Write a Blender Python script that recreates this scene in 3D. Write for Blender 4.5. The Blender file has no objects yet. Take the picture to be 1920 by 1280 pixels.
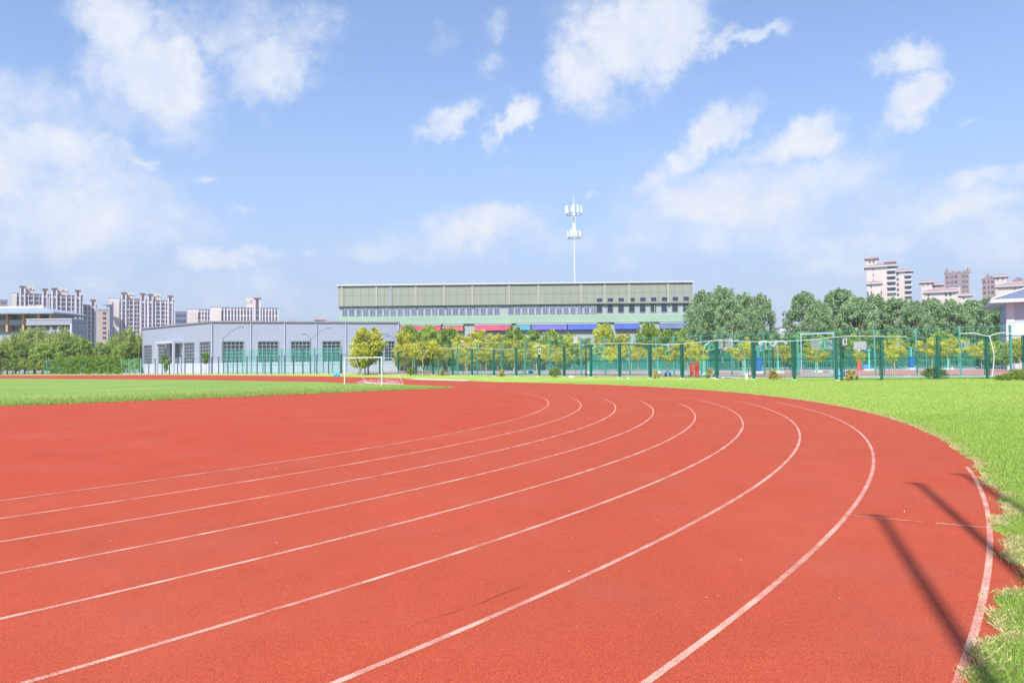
import bpy, math, random
import numpy as np
from mathutils import Vector, Matrix
R = math.radians
rng = random.Random(7)
nrng = np.random.default_rng(11)
S = bpy.context.scene
COL = S.collection

# ------------------------------------------------------------------ camera
F, PITCH, ROLL, CH = 1384.4, -0.0286, -0.0105, 1.591      # focal length in photo pixels, tilt, roll, eye height
def ray(px, py):
    x, z = (px - 960) / F, -(py - 640) / F
    c, s = math.cos(ROLL), math.sin(ROLL)
    x, z = c * x - s * z, s * x + c * z
    cp, sp = math.cos(PITCH), math.sin(PITCH)
    return (x, cp + sp * z, -sp + cp * z)
def G(px, py):
    x, y, z = ray(px, py); t = -CH / z
    return (x * t, y * t)
def P(px, py, Y):
    x, y, z = ray(px, py); t = Y / y
    return Vector((x * t, Y, CH + z * t))
cam_d = bpy.data.cameras.new('camera'); cam = bpy.data.objects.new('camera', cam_d); COL.objects.link(cam)
c, s, cp, sp = math.cos(ROLL), math.sin(ROLL), math.cos(PITCH), math.sin(PITCH)
cam.matrix_world = Matrix(((c, -s, 0, 0), (sp * s, sp * c, -cp, 0), (cp * s, cp * c, sp, CH), (0, 0, 0, 1)))
cam_d.lens = F / 1920 * 36; cam_d.sensor_width = 36; cam_d.clip_end = 6000; cam_d.clip_start = 0.05
S.camera = cam
S.view_settings.view_transform = 'Standard'; S.view_settings.look = 'None'
S.view_settings.gamma = 1; S.view_settings.use_curve_mapping = False
S.view_settings.exposure = 0.9

# ------------------------------------------------------------------ sun and sky
SUN_EL, SUN_AZ = R(50), R(180 + 20)         # azimuth clockwise from +Y: the sun is behind the camera, to the left
sd = Vector((math.sin(SUN_AZ) * math.cos(SUN_EL), math.cos(SUN_AZ) * math.cos(SUN_EL), math.sin(SUN_EL)))
sl = bpy.data.lights.new('sun', 'SUN'); sl.energy = 4.0; sl.angle = R(0.53); sl.color = (1, .955, .89)
so = bpy.data.objects.new('sun', sl); so.rotation_euler = sd.to_track_quat('Z', 'Y').to_euler(); so.location = (0, -20, 40)
COL.objects.link(so)
W = bpy.data.worlds.new('World'); S.world = W; W.use_nodes = True
nt = W.node_tree; nt.nodes.clear()
def N(t, **k):
    n = nt.nodes.new(t)
    for a, b in k.items(): setattr(n, a, b)
    return n
def LK(a, b): nt.links.new(a, b)
out = N('ShaderNodeOutputWorld'); bg = N('ShaderNodeBackground'); LK(bg.outputs[0], out.inputs[0])
sky = N('ShaderNodeTexSky'); sky.sky_type = 'NISHITA'; sky.sun_disc = False
sky.sun_elevation = SUN_EL; sky.sun_rotation = SUN_AZ; sky.air_density = 1.0; sky.dust_density = .6; sky.ozone_density = 1.6
tc = N('ShaderNodeTexCoord')
sep = N('ShaderNodeSeparateXYZ'); LK(tc.outputs['Generated'], sep.inputs[0])
def M(op, a, b=None, clamp=False):
    n = N('ShaderNodeMath', operation=op, use_clamp=clamp)
    for i, v in enumerate((a, b)):
        if v is None: continue
        if isinstance(v, (int, float)): n.inputs[i].default_value = v
        else: LK(v, n.inputs[i])
    return n.outputs[0]
az = M('ARCTAN2', sep.outputs[0], sep.outputs[1]); el = M('ARCSINE', sep.outputs[2])
cmb = N('ShaderNodeCombineXYZ'); LK(az, cmb.inputs[0]); LK(el, cmb.inputs[1])
wn = N('ShaderNodeTexNoise'); wn.inputs['Scale'].default_value = 13; wn.inputs['Detail'].default_value = 5; wn.inputs['Roughness'].default_value = .62
LK(cmb.outputs[0], wn.inputs['Vector'])
ws = N('ShaderNodeVectorMath', operation='SUBTRACT'); LK(wn.outputs['Color'], ws.inputs[0]); ws.inputs[1].default_value = (.5, .5, .5)
wm = N('ShaderNodeVectorMath', operation='MULTIPLY'); LK(ws.outputs[0], wm.inputs[0]); wm.inputs[1].default_value = (.095, .07, 0)
wa = N('ShaderNodeVectorMath', operation='ADD'); LK(cmb.outputs[0], wa.inputs[0]); LK(wm.outputs[0], wa.inputs[1])
# every cloud: photo centre x, y, half-width, half-height, tilt in degrees (positive = right end higher), strength
CLOUDS = [
 (300,150,100,80,0,1.0),(215,60,70,70,60,.8),(330,60,130,50,30,.55),(500,130,95,55,15,.75),(570,50,75,60,30,.55),(190,140,60,50,0,.6),
 (80,275,170,62,-5,.85),(-60,300,160,90,0,.9),(150,330,190,50,0,.6),(250,305,40,20,0,.7),(100,420,230,110,0,.62),(290,435,70,40,0,.55),(380,327,30,14,0,.65),(452,390,34,16,0,.55),
 (430,478,95,24,0,.75),(575,468,26,10,0,.55),(280,210,140,60,0,.5),
 (1195,60,135,85,20,1.15),(1100,150,55,85,60,.9),(1250,95,70,45,20,1.),(1415,66,60,13,5,.65),(1150,10,110,40,0,.6),(1350,80,50,20,20,.6),
 (840,225,62,28,20,.85),(965,228,58,26,45,.95),(915,118,28,22,30,.45),(925,40,40,25,50,.4),(835,75,50,20,20,.3),
 (1335,255,90,36,30,1.),(1270,285,35,18,0,.6),(1478,278,90,36,12,.95),(1390,372,240,62,4,.84),(1500,345,100,30,5,.6),(1210,345,40,20,40,.5),(1112,351,17,9,30,.6),
 (900,420,140,40,10,.84),(960,450,240,36,0,.5),(720,470,150,30,0,.35),
 (1712,112,68,30,-5,.72),(1715,190,75,36,35,.8),(1795,236,28,11,0,.45),(1690,235,30,22,40,.6),
 (1860,330,80,28,8,.62),(1800,395,160,34,8,.7),(1600,452,190,40,5,.55),(1790,430,80,30,0,.5),(1900,470,90,42,0,.6),(1560,495,130,30,0,.5),(1400,498,36,13,0,.45),(1250,440,180,30,0,.4),
 (430,60,120,60,20,.6),(60,200,200,80,0,.5),(180,400,260,80,0,.5),(850,440,170,40,8,.45),(1450,420,320,60,6,.5),(1700,400,180,50,10,.5),(1860,440,120,60,0,.55),(250,540,500,60,0,.35),(1500,560,600,60,0,.3)]
w2 = N('ShaderNodeTexNoise'); w2.inputs['Scale'].default_value = 42; w2.inputs['Detail'].default_value = 6; w2.inputs['Roughness'].default_value = .65; LK(cmb.outputs[0], w2.inputs['Vector'])
w3 = N('ShaderNodeVectorMath', operation='SUBTRACT'); LK(w2.outputs['Color'], w3.inputs[0]); w3.inputs[1].default_value = (.5, .5, .5)
w4 = N('ShaderNodeVectorMath', operation='MULTIPLY'); LK(w3.outputs[0], w4.inputs[0]); w4.inputs[1].default_value = (.045, .035, 0)
w5 = N('ShaderNodeVectorMath', operation='ADD'); LK(wa.outputs[0], w5.inputs[0]); LK(w4.outputs[0], w5.inputs[1]); wa = w5
acc = None
for (x, y, rx, ry, rot, st) in CLOUDS:
    d = Vector(ray(x, y)).normalized()
    a0, e0 = math.atan2(d.x, d.y), math.asin(d.z)
    k = math.cos(a0) ** 1 / F
    mp = N('ShaderNodeMapping', vector_type='TEXTURE'); LK(wa.outputs[0], mp.inputs[0])
    mp.inputs['Location'].default_value = (a0, e0, 0); mp.inputs['Rotation'].default_value = (0, 0, R(rot))
    mp.inputs['Scale'].default_value = (rx * k * 1.45, ry * k * 1.5, 1)
    ln = N('ShaderNodeVectorMath', operation='LENGTH'); LK(mp.outputs[0], ln.inputs[0])
    mr = N('ShaderNodeMapRange', interpolation_type='SMOOTHSTEP'); LK(ln.outputs['Value'], mr.inputs[0])
    mr.inputs[1].default_value = 1.12; mr.inputs[2].default_value = .1; mr.inputs[3].default_value = 0; mr.inputs[4].default_value = st
    acc = mr.outputs[0] if acc is None else M('MAXIMUM', acc, mr.outputs[0])
cn = N('ShaderNodeTexNoise'); LK(tc.outputs['Generated'], cn.inputs['Vector']); cn.inputs['Scale'].default_value = 11
cn.inputs['Detail'].default_value = 9; cn.inputs['Roughness'].default_value = .66
# clouds elsewhere in the sky, out of the photographed sector
back = N('ShaderNodeMapRange'); LK(sep.outputs[1], back.inputs[0]); back.inputs[1].default_value = .5; back.inputs[2].default_value = -.1; back.inputs[4].default_value = .45
acc = M('MAXIMUM', acc, back.outputs[0])
dens = M('ADD', acc, M('MULTIPLY', M('SUBTRACT', cn.outputs['Fac'], .52), 1.5))
cr = N('ShaderNodeMapRange', interpolation_type='SMOOTHSTEP'); LK(dens, cr.inputs[0]); cr.inputs[1].default_value = .05; cr.inputs[2].default_value = .93
cr.inputs[3].default_value = 0; cr.inputs[4].default_value = .97
# sky colour: the physical sky, veiled near the horizon by pale summer haze
tint = N('ShaderNodeMix', data_type='RGBA', blend_type='MULTIPLY'); tint.inputs['Factor'].default_value = 1
LK(sky.outputs[0], tint.inputs['A']); tint.inputs['B'].default_value = (.88, 1.03, 1.24, 1)
hz = N('ShaderNodeMapRange', interpolation_type='SMOOTHSTEP'); LK(el, hz.inputs[0]); hz.inputs[1].default_value = .42; hz.inputs[2].default_value = -.02
hz.inputs[3].default_value = .26; hz.inputs[4].default_value = .95
hm = N('ShaderNodeMix', data_type='RGBA'); LK(hz.outputs[0], hm.inputs['Factor']); LK(tint.outputs['Result'], hm.inputs['A'])
hm.inputs['B'].default_value = (2.66, 3.15, 4.25, 1)
cm = N('ShaderNodeMix', data_type='RGBA'); LK(cr.outputs[0], cm.inputs['Factor']); LK(hm.outputs['Result'], cm.inputs['A'])

cc = N('ShaderNodeTexNoise'); LK(tc.outputs['Generated'], cc.inputs['Vector']); cc.inputs['Scale'].default_value = 17; cc.inputs['Detail'].default_value = 8; cc.inputs['Roughness'].default_value = .65
cx_ = N('ShaderNodeMapRange'); LK(cc.outputs['Fac'], cx_.inputs[0]); cx_.inputs[1].default_value = .35; cx_.inputs[2].default_value = .62
cy_ = N('ShaderNodeMix', data_type='RGBA'); LK(cx_.outputs[0], cy_.inputs['Factor']); cy_.inputs['A'].default_value = (3.95, 4.35, 5.3, 1); cy_.inputs['B'].default_value = (4.75, 4.9, 5.25, 1)
LK(cy_.outputs['Result'], cm.inputs['B'])
LK(cm.outputs['Result'], bg.inputs[0]); bg.inputs[1].default_value = 0.1
W.cycles.sampling_method = 'MANUAL'; W.cycles.sample_map_resolution = 512
S.cycles.max_bounces = 6; S.cycles.transparent_max_bounces = 8

# ------------------------------------------------------------------ materials
MATS = {}
def mat(name, col, rough=.8, spec=.3, metal=0, var=.0, vscale=1.0, bump=0, bscale=40, trans=0, rnd=0, objrnd=0):
    """plain procedural material: base colour, broken up by noise; rnd = per-face random attribute, trans = translucency"""
    if name in MATS: return MATS[name]
    m = bpy.data.materials.new(name); m.use_nodes = True; t = m.node_tree; n = t.nodes; l = t.links
    b = n['Principled BSDF']; b.inputs['Roughness'].default_value = rough; b.inputs['Metallic'].default_value = metal
    b.inputs['Specular IOR Level'].default_value = spec; b.inputs['Base Color'].default_value = (*col, 1)
    src = None
    if var or rnd or objrnd:
        tx = n.new('ShaderNodeTexCoord'); v = None
        hs = n.new('ShaderNodeHueSaturation'); hs.inputs['Color'].default_value = (*col, 1)
        val = n.new('ShaderNodeValue'); val.outputs[0].default_value = 1.0; v = val.outputs[0]
        def addv(fac, amp):
            nonlocal v
            a = n.new('ShaderNodeMath'); a.operation = 'SUBTRACT'; l.new(fac, a.inputs[0]); a.inputs[1].default_value = .5
            bb = n.new('ShaderNodeMath'); bb.operation = 'MULTIPLY_ADD'; l.new(a.outputs[0], bb.inputs[0]); bb.inputs[1].default_value = amp; l.new(v, bb.inputs[2])
            v = bb.outputs[0]
        if var:
            no = n.new('ShaderNodeTexNoise'); no.inputs['Scale'].default_value = vscale; no.inputs['Detail'].default_value = 6
            l.new(tx.outputs['Object'], no.inputs['Vector']); addv(no.outputs['Fac'], var * 2)
        if rnd:
            at = n.new('ShaderNodeAttribute'); at.attribute_name = 'rnd'; addv(at.outputs['Fac'], rnd)
            hh = n.new('ShaderNodeMapRange'); l.new(at.outputs['Fac'], hh.inputs[0]); hh.inputs[3].default_value = .482; hh.inputs[4].default_value = .518
            l.new(hh.outputs[0], hs.inputs['Hue'])
        if objrnd:
            oi = n.new('ShaderNodeObjectInfo'); addv(oi.outputs['Random'], objrnd)
        l.new(v, hs.inputs['Value']); src = hs.outputs[0]
        l.new(src, b.inputs['Base Color'])
    if bump:
        tx = n.new('ShaderNodeTexCoord'); no = n.new('ShaderNodeTexNoise'); no.inputs['Scale'].default_value = bscale; no.inputs['Detail'].default_value = 4
        l.new(tx.outputs['Object'], no.inputs['Vector']); bu = n.new('ShaderNodeBump'); bu.inputs['Strength'].default_value = bump; bu.inputs['Distance'].default_value = .02
        l.new(no.outputs['Fac'], bu.inputs['Height']); l.new(bu.outputs[0], b.inputs['Normal'])
    if trans:
        tr = n.new('ShaderNodeBsdfTranslucent'); mx = n.new('ShaderNodeMixShader'); mx.inputs[0].default_value = trans
        tr.inputs[0].default_value = (*col, 1)
        if src: l.new(src, tr.inputs[0])
        l.new(b.outputs[0], mx.inputs[1]); l.new(tr.outputs[0], mx.inputs[2]); l.new(mx.outputs[0], n['Material Output'].inputs[0])
    MATS[name] = m
    return m

def grain_mat(name, dark, light, scale, white=None, mottling=.22):
    """rubber granules: fine two-tone grain; white = paint worn through to the granules"""
    m = bpy.data.materials.new(name); m.use_nodes = True; t = m.node_tree; n = t.nodes; l = t.links
    b = n['Principled BSDF']; b.inputs['Roughness'].default_value = .92; b.inputs['Specular IOR Level'].default_value = .12
    tx = n.new('ShaderNodeTexCoord')
    a = n.new('ShaderNodeTexNoise'); a.inputs['Scale'].default_value = scale; a.inputs['Detail'].default_value = 3; a.inputs['Roughness'].default_value = .75
    l.new(tx.outputs['Object'], a.inputs['Vector'])
    cr = n.new('ShaderNodeValToRGB'); cr.color_ramp.elements[0].position = .36; cr.color_ramp.elements[1].position = .66
    cr.color_ramp.elements[0].color = (*dark, 1); cr.color_ramp.elements[1].color = (*light, 1); l.new(a.outputs['Fac'], cr.inputs[0])
    hs = n.new('ShaderNodeHueSaturation'); l.new(cr.outputs[0], hs.inputs['Color'])
    v = None
    for sc, am, st in ((.35, mottling, (1, 1, 1)), (2.3, mottling * .7, (1, 1, 1)), (.9, mottling * .5, (3.2, 1, 1)), (14, mottling * .45, (1, 1, 1))):
        mp = n.new('ShaderNodeMapping'); mp.inputs['Scale'].default_value = st; mp.inputs['Rotation'].default_value = (0, 0, .8); l.new(tx.outputs['Object'], mp.inputs[0])
        p = n.new('ShaderNodeTexNoise'); p.inputs['Scale'].default_value = sc; p.inputs['Detail'].default_value = 5; l.new(mp.outputs[0], p.inputs['Vector'])
        q = n.new('ShaderNodeMath'); q.operation = 'MULTIPLY_ADD'; l.new(p.outputs['Fac'], q.inputs[0]); q.inputs[1].default_value = am
        if v is None: q.inputs[2].default_value = 1 - (mottling * 2.65) / 2
        else: l.new(v, q.inputs[2])
        v = q.outputs[0]
    l.new(v, hs.inputs['Value'])
    # weathered greyish stains with soft outlines
    stn = n.new('ShaderNodeTexNoise'); stn.inputs['Scale'].default_value = .55; stn.inputs['Detail'].default_value = 7; stn.inputs['Roughness'].default_value = .62; l.new(tx.outputs['Object'], stn.inputs['Vector'])
    sr = n.new('ShaderNodeMapRange'); l.new(stn.outputs['Fac'], sr.inputs[0]); sr.inputs[1].default_value = .47; sr.inputs[2].default_value = .72; sr.inputs[4].default_value = .38
    sm = n.new('ShaderNodeMix'); sm.data_type = 'RGBA'; l.new(sr.outputs[0], sm.inputs['Factor']); l.new(hs.outputs[0], sm.inputs['A']); sm.inputs['B'].default_value = (.33, .088, .062, 1)
    last = sm.outputs['Result']
    if white:
        g = n.new('ShaderNodeTexNoise'); g.inputs['Scale'].default_value = scale * .9; g.inputs['Detail'].default_value = 2; g.inputs['Roughness'].default_value = .8
        l.new(tx.outputs['Object'], g.inputs['Vector'])
        pt = n.new('ShaderNodeTexNoise'); pt.inputs['Scale'].default_value = 3; pt.inputs['Detail'].default_value = 6; l.new(tx.outputs['Object'], pt.inputs['Vector'])
        ad = n.new('ShaderNodeMath'); ad.operation = 'MULTIPLY_ADD'; l.new(pt.outputs['Fac'], ad.inputs[0]); ad.inputs[1].default_value = .28; l.new(g.outputs['Fac'], ad.inputs[2])
        th = n.new('ShaderNodeMapRange'); l.new(ad.outputs[0], th.inputs[0]); th.inputs[1].default_value = white[1] - .06; th.inputs[2].default_value = white[1] + .06
        mx = n.new('ShaderNodeMix'); mx.data_type = 'RGBA'; l.new(th.outputs[0], mx.inputs['Factor']); l.new(last, mx.inputs['A']); mx.inputs['B'].default_value = (*white[0], 1)
        last = mx.outputs['Result']
    l.new(last, b.inputs['Base Color'])
    bu = n.new('ShaderNodeBump'); bu.inputs['Strength'].default_value = .35; bu.inputs['Distance'].default_value = .003
    l.new(a.outputs['Fac'], bu.inputs['Height']); l.new(bu.outputs[0], b.inputs['Normal'])
    MATS[name] = m
    return m

def grass_mat(name, c1, c2, c3, rows=True):
    """turf: patches of fresh, yellowish and dry grass, fine blade-scale break-up"""
    m = bpy.data.materials.new(name); m.use_nodes = True; t = m.node_tree; n = t.nodes; l = t.links
    b = n['Principled BSDF']; b.inputs['Roughness'].default_value = .95; b.inputs['Specular IOR Level'].default_value = .1
    tx = n.new('ShaderNodeTexCoord')
    def nz(sc, de=6, ro=.6):
        a = n.new('ShaderNodeTexNoise'); a.inputs['Scale'].default_value = sc; a.inputs['Detail'].default_value = de; a.inputs['Roughness'].default_value = ro
        l.new(tx.outputs['Object'], a.inputs['Vector']); return a.outputs['Fac']
    cr = n.new('ShaderNodeValToRGB'); e = cr.color_ramp.elements; e[0].position = .34; e[0].color = (*c1, 1); e[1].position = .72; e[1].color = (*c3, 1)
    k = e.new(.52); k.color = (*c2, 1)
    mm = n.new('ShaderNodeMath'); mm.operation = 'MULTIPLY_ADD'; l.new(nz(.16), mm.inputs[0]); mm.inputs[1].default_value = .6
    m2 = n.new('ShaderNodeMath'); m2.operation = 'MULTIPLY'; l.new(nz(1.7), m2.inputs[0]); m2.inputs[1].default_value = .4; l.new(m2.outputs[0], mm.inputs[2])
    l.new(mm.outputs[0], cr.inputs[0])
    hs = n.new('ShaderNodeHueSaturation'); l.new(cr.outputs[0], hs.inputs['Color'])
    f = n.new('ShaderNodeMapRange'); l.new(nz(28, 4, .8), f.inputs[0]); f.inputs[1].default_value = .3; f.inputs[2].default_value = .7; f.inputs[3].default_value = .6; f.inputs[4].default_value = 1.35
    l.new(f.outputs[0], hs.inputs['Value']); l.new(hs.outputs[0], b.inputs['Base Color'])
    bu = n.new('ShaderNodeBump'); bu.inputs['Strength'].default_value = .5; bu.inputs['Distance'].default_value = .04
    l.new(nz(35, 4, .7), bu.inputs['Height']); l.new(bu.outputs[0], b.inputs['Normal'])
    MATS[name] = m
    return m

# ------------------------------------------------------------------ mesh helpers
def tag(o, label=None, cat=None, group=None, kind=None):
    if label: o['label'] = label
    if cat: o['category'] = cat
    if group: o['group'] = group
    if kind: o['kind'] = kind
    return o
def thing(name, label, cat, loc=(0, 0, 0), rotz=0, group=None):
    o = bpy.data.objects.new(name, None); COL.objects.link(o); o.location = loc; o.rotation_euler = (0, 0, rotz)
    o.empty_display_size = .3
    return tag(o, label, cat, group)
class MB:
    def __init__(s): s.v = []; s.f = []
    def quad(s, a, b, c_, d): i = len(s.v); s.v += [tuple(a), tuple(b), tuple(c_), tuple(d)]; s.f.append((i, i + 1, i + 2, i + 3)); return s
    def box(s, x0, x1, y0, y1, z0, z1):
        i = len(s.v)
        s.v += [(x0, y0, z0), (x1, y0, z0), (x1, y1, z0), (x0, y1, z0), (x0, y0, z1), (x1, y0, z1), (x1, y1, z1), (x0, y1, z1)]
        s.f += [(i, i + 3, i + 2, i + 1), (i + 4, i + 5, i + 6, i + 7), (i, i + 1, i + 5, i + 4), (i + 1, i + 2, i + 6, i + 5), (i + 2, i + 3, i + 7, i + 6), (i + 3, i, i + 4, i + 7)]
        return s
    def tube(s, pts, rad, n=6, cap=True):
        pts = [Vector(p) for p in pts]
        if not isinstance(rad, (list, tuple)): rad = [rad] * len(pts)
        i0 = len(s.v)
        for k, p in enumerate(pts):
            d = (pts[min(k + 1, len(pts) - 1)] - pts[max(k - 1, 0)]).normalized()
            a = d.cross(Vector((0, 0, 1)) if abs(d.z) < .9 else Vector((1, 0, 0))).normalized(); b = d.cross(a)
            for j in range(n):
                t = 2 * math.pi * j / n
                s.v.append(tuple(p + (a * math.cos(t) + b * math.sin(t)) * rad[k]))
        for k in range(len(pts) - 1):
            for j in range(n):
                a, b = i0 + k * n + j, i0 + k * n + (j + 1) % n
                s.f.append((a, b, b + n, a + n))
        if cap:
            s.f.append(tuple(i0 + j for j in range(n - 1, -1, -1))); s.f.append(tuple(i0 + (len(pts) - 1) * n + j for j in range(n)))
        return s
    def poly(s, pts, z0, z1=None):
        i = len(s.v); n = len(pts)
        if z1 is None:
            s.v += [(p[0], p[1], z0) for p in pts]; s.f.append(tuple(range(i, i + n))); return s
        s.v += [(p[0], p[1], z0) for p in pts] + [(p[0], p[1], z1) for p in pts]
        s.f.append(tuple(range(i + n - 1, i - 1, -1))); s.f.append(tuple(range(i + n, i + 2 * n)))
        for j in range(n): k = (j + 1) % n; s.f.append((i + j, i + k, i + n + k, i + n + j))
        return s
    def hip(s, x0, x1, y0, y1, z0, z1, inset=None, t=.25):
        """hipped roof with an eave board of thickness t"""
        s.box(x0, x1, y0, y1, z0 - t, z0)
        ins = inset if inset is not None else min(x1 - x0, y1 - y0) / 2
        ym = (y0 + y1) / 2; i = len(s.v)
        xa, xb = min(x0 + ins, (x0 + x1) / 2 - .01), max(x1 - ins, (x0 + x1) / 2 + .01)
        s.v += [(x0, y0, z0 + .003), (x1, y0, z0 + .003), (x1, y1, z0 + .003), (x0, y1, z0 + .003), (xa, ym, z1), (xb, ym, z1)]
        s.f += [(i, i + 1, i + 5, i + 4), (i + 1, i + 2, i + 5), (i + 2, i + 3, i + 4, i + 5), (i + 3, i, i + 4)]
        return s
    def build(s, name, m, parent=None, smooth=False):
        me = bpy.data.meshes.new(name); me.from_pydata(s.v, [], s.f); me.update()
        if smooth: me.shade_smooth()
        if m: me.materials.append(m)
        o = bpy.data.objects.new(name, me); COL.objects.link(o)
        if parent: o.parent = parent
        return o
def copy_tree(o, parent=None):
    c_ = o.copy(); COL.objects.link(c_)
    if parent: c_.parent = parent
    for ch in list(o.children): copy_tree(ch, c_)
    return c_
def np_mesh(name, verts, faces_n, m, rnd=None, parent=None):
    """verts: (k*faces_n, 3), every k consecutive vertices are one face"""
    nv = len(verts); nf = nv // faces_n
    me = bpy.data.meshes.new(name); me.vertices.add(nv); me.vertices.foreach_set('co', verts.astype(np.float32).ravel())
    me.loops.add(nv); me.loops.foreach_set('vertex_index', np.arange(nv, dtype=np.int32))
    me.polygons.add(nf); me.polygons.foreach_set('loop_start', np.arange(0, nv, faces_n, dtype=np.int32))
    me.update(calc_edges=True)
    if rnd is not None:
        a = me.attributes.new('rnd', 'FLOAT', 'FACE'); a.data.foreach_set('value', rnd.astype(np.float32))
    me.materials.append(m)
    o = bpy.data.objects.new(name, me); COL.objects.link(o)
    if parent: o.parent = parent
    return o
ORD = ['first', 'second', 'third', 'fourth', 'fifth', 'sixth', 'seventh', 'eighth', 'ninth', 'tenth', 'eleventh', 'twelfth', 'thirteenth', 'fourteenth',
       'fifteenth', 'sixteenth', 'seventeenth', 'eighteenth', 'nineteenth', 'twentieth', 'twenty-first', 'twenty-second', 'twenty-third', 'twenty-fourth']

# ------------------------------------------------------------------ ground, track, lawns
CX, CY, RA = -32.81, 30.36, 44.0
LANE = 1.22
def arc(r, a): return (CX + r * math.cos(a), CY + r * math.sin(a))
def AMP(a):      # the lawn edge is ragged beside the camera and cut cleaner further round the bend
    return .12 + .70 * (1 / (1 + np.exp((a + .50) * 22)))
def edge_noise(a):
    s_ = a * 44
    A_ = AMP(a)
    v = .10 * math.sin(s_ * 1.9 + 1.3) + .07 * math.sin(s_ * 4.7 + .4) + .04 * math.sin(s_ * 11.3 + 2) + .025 * math.sin(s_ * 23 + 1)
    return v * A_
grass_near = grass_mat('turf_outer', (.19, .34, .085), (.305, .395, .085), (.43, .41, .12))
grass_in = grass_mat('turf_infield', (.13, .26, .058), (.19, .288, .064), (.33, .32, .135))
red = grain_mat('track_rubber', (.16, .020, .012), (.53, .104, .053), 180)
red_d = grain_mat('apron_rubber', (.17, .020, .012), (.535, .092, .044), 180)
paint = grain_mat('lane_paint', (.16, .02, .014), (.52, .104, .066), 170, white=((.67, .50, .42), .67))
paint_w = grain_mat('lane_paint_worn', (.16, .020, .012), (.53, .104, .053), 180, white=((.55, .29, .23), .74))

g = MB(); g.quad((-900, -100, -.006), (900, -100, -.006), (900, 1000, -.006), (-900, 1000, -.006)); tag(g.build('ground', mat('open_ground', (.20, .20, .18), .95, var=.2, vscale=.05)), 'flat open ground of the town around the sports field', 'ground', kind='structure')
g = MB(); g.poly([(-260, -60), (120, -60), (120, 60), (60, 60), (24, 66), (-27, 128), (-60, 150), (-100, 172), (-160, 225), (-260, 260)], 0); tag(g.build('grass_ground', grass_near), 'flat lawn around the running track', 'lawn', kind='structure')
A0, A1 = R(225), R(45)
# outer outline of the red surface
pts = [(-230, 165), arc(44.1, A0 - R(0))]
pts = [(-64 - 120, -1 + 120)]
n_ = 2600
for i in range(n_ + 1):
    a = R(-135) + (R(45) + R(135)) * i / n_
    r = 44.13 + edge_noise(a) * (1 if a < R(20) else .6)
    pts.append(arc(r, a))
pts += [(-4.2, 67.3), (-13.2, 83.2), (-28.2, 104.0), (-67.0, 138.0), (-128, 167), (-220, 210)]
m_ = MB(); m_.poly(pts, .004); tag(m_.build('running_track', red), 'red rubber running track curving past the camera', 'track', kind='structure')
# darker apron inside the innermost lane
inner = [arc(RA - 8 * LANE - .02, R(-135) + R(178) * i / 300) for i in range(301)]
inner += [(-12, 57.5), (-60, 84), (-110, 60)]
m_ = MB(); m_.poly(inner, .0055); tag(m_.build('track_apron', red_d), 'darker red apron between the inner lane and the pitch', 'track', kind='structure')
# infield lawn
def rag(p, q, n, amp, rr):
    o = []
    for i in range(n):
        t = i / n; dx, dy = q[0] - p[0], q[1] - p[1]; L = math.hypot(dx, dy)
        k = (math.sin(t * L * 2.1 + rr) * .5 + math.sin(t * L * 5.3 + rr * 2) * .3 + math.sin(t * L * 13) * .2) * amp
        o.append((p[0] + dx * t - dy / L * k, p[1] + dy * t + dx / L * k))
    return o
IN = [(-44, 9.5), (-21.16, 30.53), (-17.43, 33.99), (-14.42, 36.96), (-9.17, 42.24), (-3.82, 47.72), (-4.6, 50.6), (-7.11, 54.47), (-14.6, 62.9), (-17.6, 67.6), (-40, 86.6), (-74, 108.5), (-150, 160), (-170, 60)]
pl = []
for i in range(len(IN)):
    p, q = IN[i], IN[(i + 1) % len(IN)]
    pl += rag(p, q, max(2, int(math.dist(p, q) * 4)), .14, i)
m_ = MB(); m_.poly(pl, .014); tag(m_.build('infield_lawn', grass_in), 'green infield lawn bounded by the red track', 'lawn', kind='structure')
# lane lines
def ribbon(r, a0, a1, w, name, m, z=.008, n=500):
    v = MB()
    for i in range(n):
        b0, b1 = a0 + (a1 - a0) * i / n, a0 + (a1 - a0) * (i + 1) / n
        p0, p1, p2, p3 = arc(r - w / 2, b0), arc(r + w / 2, b0), arc(r + w / 2, b1), arc(r - w / 2, b1)
        v.quad((*p0, z), (*p1, z), (*p2, z), (*p3, z))
    return v.build(name, m)
def ang(px, py): x, y = G(px, py); return math.atan2(y - CY, x - CX)
ends = [ang(1817, 876), ang(1450, 753), ang(1375, 750.5), ang(1310, 749.5), ang(1268, 756), ang(1196, 751), ang(1134, 749), ang(1068, 746), ang(965, 735)]
for k in range(9):
    r = RA - k * LANE; z = .0075 if k == 8 else .006
    tag(ribbon(r, R(-128), ends[k], .046, 'lane_line', paint, z), 'white lane line, %s from the grass' % ORD[k], 'lane line', kind='structure')
    if k: tag(ribbon(r, ends[k], R(38), .05, 'lane_line', paint_w, z), 'worn far end of the white lane line, %s from the grass' % ORD[k], 'lane line', kind='structure')
p, q = Vector((*G(1591, 966.5), .0078)), Vector((*G(1850, 990), .0078)); d = (q - p).normalized(); nn = Vector((-d.y, d.x, 0)) * .016
v = MB()
for i in range(20):
    if 11 <= i < 13: continue
    a, b = p.lerp(q, i / 20), p.lerp(q, (i + 1) / 20); ww = nn * (1 if i < 9 or i > 12 else .5)
    v.quad(a - ww, a + ww, b + ww, b - ww)
tag(v.build('cross_line', paint), 'thin white line across the outer lane', 'lane line', kind='structure')
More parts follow.
